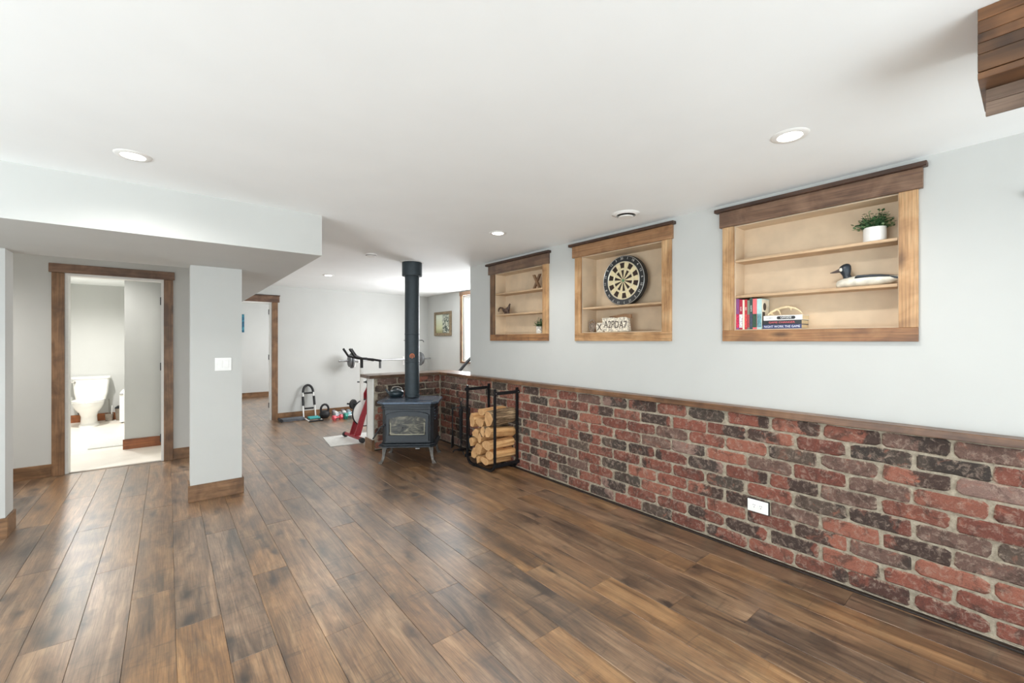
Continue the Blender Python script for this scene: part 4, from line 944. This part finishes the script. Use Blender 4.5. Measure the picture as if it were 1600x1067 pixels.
t = thing('white_cabinet', 'narrow white free-standing cabinet beside the bin', 'cabinet', (-0.575, 9.80, 0.003))
q = B(); q.box((-0.055, -0.10, 0.015), (0.035, 0.12, 0.46), 0.006); obj('body', q, M['white'], t)
q = B(); q.prism([(-0.055+0.045-0.045*math.cos(a), 0.4605+0.095*math.sin(a)) for a in [PI*i/12 for i in range(13)]], 'Y', -0.10, 0.12); obj('rounded_top', q, M['white'], t, True)
q = B(); q.tube([(-0.05, -0.102, 0.49), (-0.03, -0.115, 0.49), (-0.01, -0.102, 0.49)], 0.006, 8); obj('handle', q, M['nickel'], t, True)
for yy in (-0.08, 0.10):
    q = B(); q.cyl((-0.02, yy, 0), (-0.02, yy, 0.015), 0.012, seg=10); obj('foot', q, M['iron'], t)
b = B(); b.box((-0.795, 7.62, 0.0025), (-0.445, 8.35, 0.014), 0.005, 2); tag(obj('bath_mat', b, M['mat'], None, True), 'flat pale grey bath mat on the bathroom floor', 'mat')

# ------------------------------------------------------------------ far room and exercise room
M['canvas'] = None
m_ = N('blue_canvas'); nz = m_.noise(m_.coords((1, 1, 1)), 6, 5, 0.6, 1.0); m_.col(m_.ramp(nz, [(0.3, (10, 40, 70)), (0.5, (20, 92, 122)), (0.62, (70, 150, 160)), (0.75, (20, 40, 50))])); m_.rough(0.6); M['canvas'] = m_.m
t = thing('canvas_picture', 'blue and teal canvas on the far room wall', 'picture', (1.26, 12.098, 1.59))
q = B(); q.box((-0.18, -0.03, 0), (0.18, -0.0005, 0.43), 0.002); obj('canvas', q, M['canvas'], t)
q = B(); q.box((-0.182, -0.026, 0.4305), (0.182, -0.0005, 0.436)); obj('top_edge', q, M['iron'], t)
# framed picture on the gym wall
t = thing('framed_picture', 'vintage picture in a rustic wooden frame beside the gym window', 'picture', (4.45, 7.76, 1.49))
for nm, a, c in [('frame_side', (-0.03, -0.345, 0.0), (-0.0005, -0.275, 0.50)), ('frame_side', (-0.03, 0.285, 0.0), (-0.0005, 0.345, 0.50)), ('frame_top', (-0.03, -0.275, 0.445), (-0.0005, 0.285, 0.50)), ('frame_bottom', (-0.03, -0.275, 0.0), (-0.0005, 0.285, 0.06))]:
    q = B(); q.box(a, c, 0.004); obj(nm, q, plain('rustic_frame', (128, 112, 88), 0.6, var=0.15), t)
m_ = N('vintage_print'); v = m_.coords((1, 1, 1)); tc = m_.n('ShaderNodeTexCoord'); sxyz = m_.n('ShaderNodeSeparateXYZ'); m_.l(tc.outputs['Object'], sxyz.inputs[0])
bl = m_.noise(v, 16, 5, 0.65, 1.2)
rt = m_.ramp(m_.math('ADD', m_.math('MULTIPLY', sxyz.outputs[1], -2.2), 0.45), [(0.35, 0.0), (0.5, 1.0)])
fig = m_.ramp(bl, [(0.38, (44, 58, 52)), (0.48, (96, 108, 96)), (0.58, (226, 228, 210)), (0.7, (60, 70, 64))])
bg = m_.ramp(m_.math('ADD', sxyz.outputs[2], 0.0), [(0.08, (150, 148, 104)), (0.16, (196, 200, 158)), (0.4, (214, 222, 204))])
m_.col(m_.mix(rt, bg, fig)); m_.rough(0.3); M['print'] = m_.m
q = B(); q.box((-0.012, -0.2745, 0.0605), (-0.0008, 0.2845, 0.4445)); obj('print', q, M['print'], t)
# rolled mat
t = thing('exercise_mat', 'dark grey folded exercise mat on the floor by the doorway casing', 'mat', (1.672, 8.17, 0)); M['foam'] = plain('grey_foam', (86, 90, 96), 0.7, var=0.1)
q = B()
q.box((-0.17, -0.09, 0.0), (0.20, 0.10, 0.022), 0.008, 2); obj('lower_fold', q, M['foam'], t, True)
q = B(); q.box((-0.165, -0.085, 0.023), (0.198, 0.098, 0.045), 0.008, 2); obj('upper_fold', q, M['foam'], t, True)
q = B(); q.tube([(-0.17, -0.10, 0.026), (-0.17, 0.105, 0.026)], 0.026, 14); obj('rolled_edge', q, M['black'], t, True)
# sit-up frame leaning on the wall
t = thing('exercise_stand', 'white tubular exercise frame with black foam pads leaning on the wall', 'exercise equipment', (1.99, 8.05, 0))
def lean(z): return 0.20+0.15*z/0.62
for sx in (-1, 1):
    q = B(); q.tube([(sx*0.10, lean(0), 0.012), (sx*0.10, lean(0.2), 0.2), (sx*0.085, lean(0.45), 0.45)], 0.012, 10); obj('upright', q, M['white'], t, True)
    q = B(); q.tube([(sx*0.095, lean(0.22), 0.22), (sx*0.092, lean(0.38), 0.38)], 0.021, 12); obj('foam_sleeve', q, M['black'], t, True)
    q = B(); q.tube([(sx*0.10, 0.19, 0.012), (sx*0.105, -0.22, 0.012)], 0.011, 10); obj('floor_rail', q, M['white'], t, True)
q = B(); q.tube([(0.085*math.cos(a), lean(0.45+0.12*math.sin(a)), 0.45+0.13*math.sin(a)) for a in [PI*i/12 for i in range(13)]], 0.021, 12); obj('foam_arch', q, M['black'], t, True)
for z in (0.17, 0.44):
    q = B(); q.tube([(-0.075, lean(z)-0.004, z), (0.075, lean(z)-0.004, z)], 0.016, 12); obj('cross_pad', q, M['black'], t, True)
M['teal'] = plain('teal_foam', (60, 150, 150), 0.6)
for yy in (-0.02, -0.13):
    q = B(); q.tube([(-0.085, yy, 0.045), (0.085, yy, 0.045)], 0.020, 12); obj('teal_grip', q, M['teal'], t, True)
    for sx in (-1, 1):
        q = B(); q.cyl((sx*0.095, yy, 0.012), (sx*0.088, yy, 0.05), 0.010, seg=8); obj('grip_post', q, M['iron'], t)
q = B(); q.tube([(-0.115, -0.235, 0.012), (0.115, -0.235, 0.012)], 0.012, 10); obj('front_bar', q, M['iron'], t, True)
# kettlebell with ring handle
t = thing('kettlebell', 'black kettlebell with a thick loop handle', 'kettlebell', (2.205, 8.10, 0))
q = B(); q.lathe([(0.001, 0), (0.06, 0.0), (0.085, 0.03), (0.09, 0.07), (0.07, 0.12), (0.03, 0.135)], seg=24); obj('bell', q, M['black'], t, True)
q = B(); q.tube([(0.065*math.cos(a), 0.0, 0.155+0.085*math.sin(a)) for a in [-0.9+(PI+1.8)*i/16 for i in range(17)]], 0.019, 12); obj('handle', q, M['black'], t, True)
# dumbbells
def dumbbell(lab, loc, rz, col, r, L):
    t = thing('dumbbell', lab, 'dumbbell', (loc[0], loc[1], loc[2] if len(loc) > 2 else 0), rz, 'dumbbells on the exercise room floor')
    m1 = plain('dumbbell_vinyl', col, 0.45)
    q = B(); q.cyl((-L/2+0.02, 0, r*0.87), (L/2-0.02, 0, r*0.87), 0.014, seg=10); obj('grip', q, m1 if r < 0.05 else M['steel'], t, True)
    for sx in (-1, 1):
        q = B(); q.lathe([(0.001, sx*(L/2)), (r*0.8, sx*(L/2)), (r, sx*(L/2-0.012)), (r, sx*(L/2-0.045)), (r*0.75, sx*(L/2-0.06)), (0.001, sx*(L/2-0.06))], (0, 0, r*0.87), 6, 'X'); obj('head', q, m1, t)
dumbbell('small pink dumbbell in front of the pile', (2.33, 7.765), 0.3, (214, 84, 96), 0.046, 0.19)
dumbbell('teal dumbbell at the front right of the pile', (2.55, 7.775), 0.1, (34, 136, 118), 0.058, 0.22)
dumbbell('pale grey dumbbell right behind the pink one', (2.43, 7.925), 0.0, (176, 178, 184), 0.055, 0.20)
dumbbell('white dumbbell behind the pale grey one', (2.46, 8.055), 0.0, (222, 222, 216), 0.058, 0.20)
dumbbell('light blue dumbbell right behind the teal one', (2.645, 7.90), 0.0, (150, 196, 206), 0.052, 0.20)
dumbbell('dark grey dumbbell at the right end of the pile', (2.875, 7.92), 0.0, (82, 92, 98), 0.068, 0.24)
dumbbell('blue-grey dumbbell at the back of the pile', (2.70, 8.05), 0.0, (130, 140, 146), 0.066, 0.24)
dumbbell('mauve grey dumbbell at the back near the baseboard', (2.48, 8.21), 0.0, (140, 132, 140), 0.060, 0.22)
t = thing('ab_wheel', 'black exercise wheel with side grips on the dumbbell pile', 'exercise wheel', (2.70, 8.06, 0.112), 0.5)
q = B(); q.lathe([(0.03, -0.022), (0.080, -0.022), (0.090, -0.012), (0.090, 0.012), (0.080, 0.022), (0.03, 0.022)], (0, 0, 0.090), 28, 'Y'); obj('wheel', q, M['black'], t, True)
q = B(); q.tube([(0, -0.14, 0.09), (0, 0.14, 0.09)], 0.016, 12); obj('grip', q, M['iron'], t, True)
# barbell on wall brackets
BY, BZ = 8.20, 1.01
t = thing('barbell', 'long steel barbell with grey plates behind the stove', 'barbell', (3.43, BY, BZ), 0)
q = B(); q.cyl((-0.66, 0, 0), (0.66, 0, 0), 0.013, seg=12); q.cyl((-0.95, 0, 0), (-0.66, 0, 0), 0.019, seg=12); q.cyl((0.66, 0, 0), (0.95, 0, 0), 0.019, seg=12); obj('bar', q, M['steel'], t, True)
for sx in (-1, 1):
    for (o_, r) in ((0.71, 0.142), (0.745, 0.118)):
        q = B(); q.lathe([(0.025, sx*(o_-0.015)), (r*0.45, sx*(o_-0.013)), (r*0.5, sx*(o_-0.006)), (r*0.88, sx*(o_-0.006)), (r*0.9, sx*(o_-0.014)), (r, sx*(o_-0.014)), (r, sx*(o_+0.014)), (0.025, sx*(o_+0.014))], seg=32, axis='X'); obj('weight_plate', q, M['plate'], t, True)
for x in (-0.58, 0.45):
    t = thing('barbell_bracket', 'black wall bracket under the barbell, %s' % ('left of the flue' if x < 0 else 'right of the flue'), 'bracket', (3.43+x, 8.44, BZ-0.015))
    q = B(); q.box((-0.02, -0.012, -0.12), (0.02, -0.0005, 0.06), 0.002); obj('wall_plate', q, M['white'], t)
    q = B(); q.box((-0.012, -0.27, -0.028), (0.012, -0.012, 0.0), 0.002); q.box((-0.012, -0.275, -0.028), (0.012, -0.262, 0.025), 0.002); obj('arm', q, M['white'], t)
# spin bike
t = thing('exercise_bike', 'red and white spin bike half hidden by the short brick wall', 'exercise bike', (2.02, 6.02, 0.007), math.radians(6))
def bk(nm, q, m_, s_=True, par=None): return obj(nm, q, M[m_], par or t, s_)
q = B(); q.tube([(0.0, -0.24, 0.05), (0.0, 0.24, 0.05)], 0.024, 10); bk('front_stabilizer', q, 'red')
for sy in (-1, 1):
    q = B(); q.lathe([(0.001, sy*0.235), (0.034, sy*0.235), (0.036, sy*0.25), (0.036, sy*0.285), (0.001, sy*0.29)], (0.0, 0, 0.037), 16, 'Y'); bk('transport_wheel', q, 'black')
q = B(); q.tube([(0.95, -0.26, 0.04), (0.95, 0.26, 0.04)], 0.028, 10); bk('rear_stabilizer', q, 'red')
for sy in (-1, 1):
    q = B(); q.loft([[(x_-w_, sy*0.075-0.010, z_), (x_+w_, sy*0.075-0.010, z_), (x_+w_, sy*0.075+0.010, z_), (x_-w_, sy*0.075+0.010, z_)] for (x_, z_, w_) in [(0.02, 0.06, 0.045), (0.10, 0.32, 0.040), (0.20, 0.58, 0.038), (0.27, 0.74, 0.02)]]); bk('fork_blade', q, 'red', False)
q = B(); q.lathe([(0.001, -0.018), (0.16, -0.018), (0.180, -0.010), (0.180, 0.010), (0.16, 0.018), (0.001, 0.018)], (0.175, 0, 0.36), 40, 'Y'); bk('flywheel', q, 'white')
q = B(); q.tube([(0.175+0.188*math.cos(a), 0, 0.36+0.188*math.sin(a)) for a in [2*PI*i/40 for i in range(40)]], 0.009, 6, closed=True); bk('flywheel_rim', q, 'iron')
q = B(); q.tube([(0.22, 0, 0.62), (0.5, 0, 0.42), (0.95, 0, 0.06)], 0.035, 10); bk('main_frame', q, 'red')
q = B(); q.loft([[(0.02*a_+0.0+x_, 0.018*b_, z_) for a_, b_ in ((-1, -1), (1, -1), (1, 1), (-1, 1))] for (x_, z_) in [(0.12, 0.50), (0.12, 1.00)]]); bk('handlebar_post', q, 'white', False)
q = B(); q.loft([[(0.016*a_+0.12, 0.015*b_, z_) for a_, b_ in ((-1, -1), (1, -1), (1, 1), (-1, 1))] for z_ in (1.00, 1.12)]); bk('adjusting_stem', q, 'black', False)
hb = [((-0.10, -0.10, 1.275), (-0.03, -0.10, 1.17), (0.10, -0.08, 1.135), (0.24, -0.08, 1.12), (0.36, -0.12, 1.095)),
      ((-0.10, 0.10, 1.275), (-0.03, 0.10, 1.17), (0.10, 0.08, 1.135), (0.24, 0.08, 1.12), (0.36, 0.12, 1.095)),
      ((-0.02, 0.02, 1.27), (0.05, 0.02, 1.17), (0.12, 0.0, 1.135), (0.2, 0.0, 1.13))]
for p in hb:
    q = B(); q.tube(p, 0.016, 10); bk('handlebar_horn', q, 'black')
q = B(); q.tube([(0.15, -0.10, 1.128), (0.15, 0.10, 1.128)], 0.014, 10); bk('cross_tube', q, 'black')
q = B(); q.box((0.34, -0.13, 0.99), (0.355, -0.08, 1.10), 0.003); bk('console_arm', q, 'plate', False)
q = B(); q.tube([(0.08, 0.05, 0.80), (0.20, 0.05, 0.79)], 0.009, 8); q.sphere((0.22, 0.05, 0.79), 0.022, 1, 1, 1, 10, 8); bk('resistance_knob', q, 'iron')
q = B(); q.box((0.72, -0.07, 0.82), (0.98, 0.07, 0.88), 0.03, 3); bk('saddle', q, 'black')
q = B(); q.tube([(0.80, 0, 0.15), (0.85, 0, 0.83)], 0.022, 10); bk('seat_post', q, 'white')
q = B(); q.lathe([(0.001, -0.03), (0.09, -0.03), (0.09, -0.018), (0.001, -0.018)], (0.45, 0, 0.33), 24, 'Y'); bk('crank_cover', q, 'black')
for (yy, dz) in ((-0.10, -0.16), (0.10, 0.16)):
    q = B(); q.tube([(0.45, yy*0.4, 0.33), (0.45, yy*0.7, 0.33+dz)], 0.01, 8); q.box((0.41, yy-0.05, 0.33+dz-0.01), (0.49, yy+0.05, 0.33+dz+0.01), 0.004); bk('pedal', q, 'iron')
M['ltgrey'] = plain('grey_vinyl_mat', (190, 190, 186), 0.7, var=0.04)
b = B(); b.prism([(1.66, 5.83), (3.2, 5.62), (3.26, 6.32), (1.73, 6.45)], 'Z', 0.0005, 0.006, 0.001); tag(obj('bike_mat', b, M['ltgrey']), 'light grey mat under the spin bike', 'mat')
# inclined machine rail seen over the ledge
t = thing('treadmill', 'black slanted handrail of a treadmill behind the brick half wall', 'exercise equipment', (4.06, 6.02, 0))
q = B(); q.box((-0.55, -0.28, 0.02), (0.55, 0.28, 0.14), 0.02, 2); obj('deck', q, M['black'], t)
for sy in (-1, 1):
    q = B(); q.tube([(-0.30, sy*0.24, 0.14), (-0.22, sy*0.24, 0.80)], 0.02, 8); obj('upright', q, M['iron'], t, True)
    q = B(); q.tube([(-0.22, sy*0.24, 0.80), (-0.02, sy*0.24, 1.00), (0.10, sy*0.24, 1.10)], 0.026, 10); obj('handrail', q, M['black'], t, True)
q = B(); q.box((0.10, -0.22, 1.00), (0.17, 0.22, 1.12), 0.01); obj('console', q, M['iron'], t)
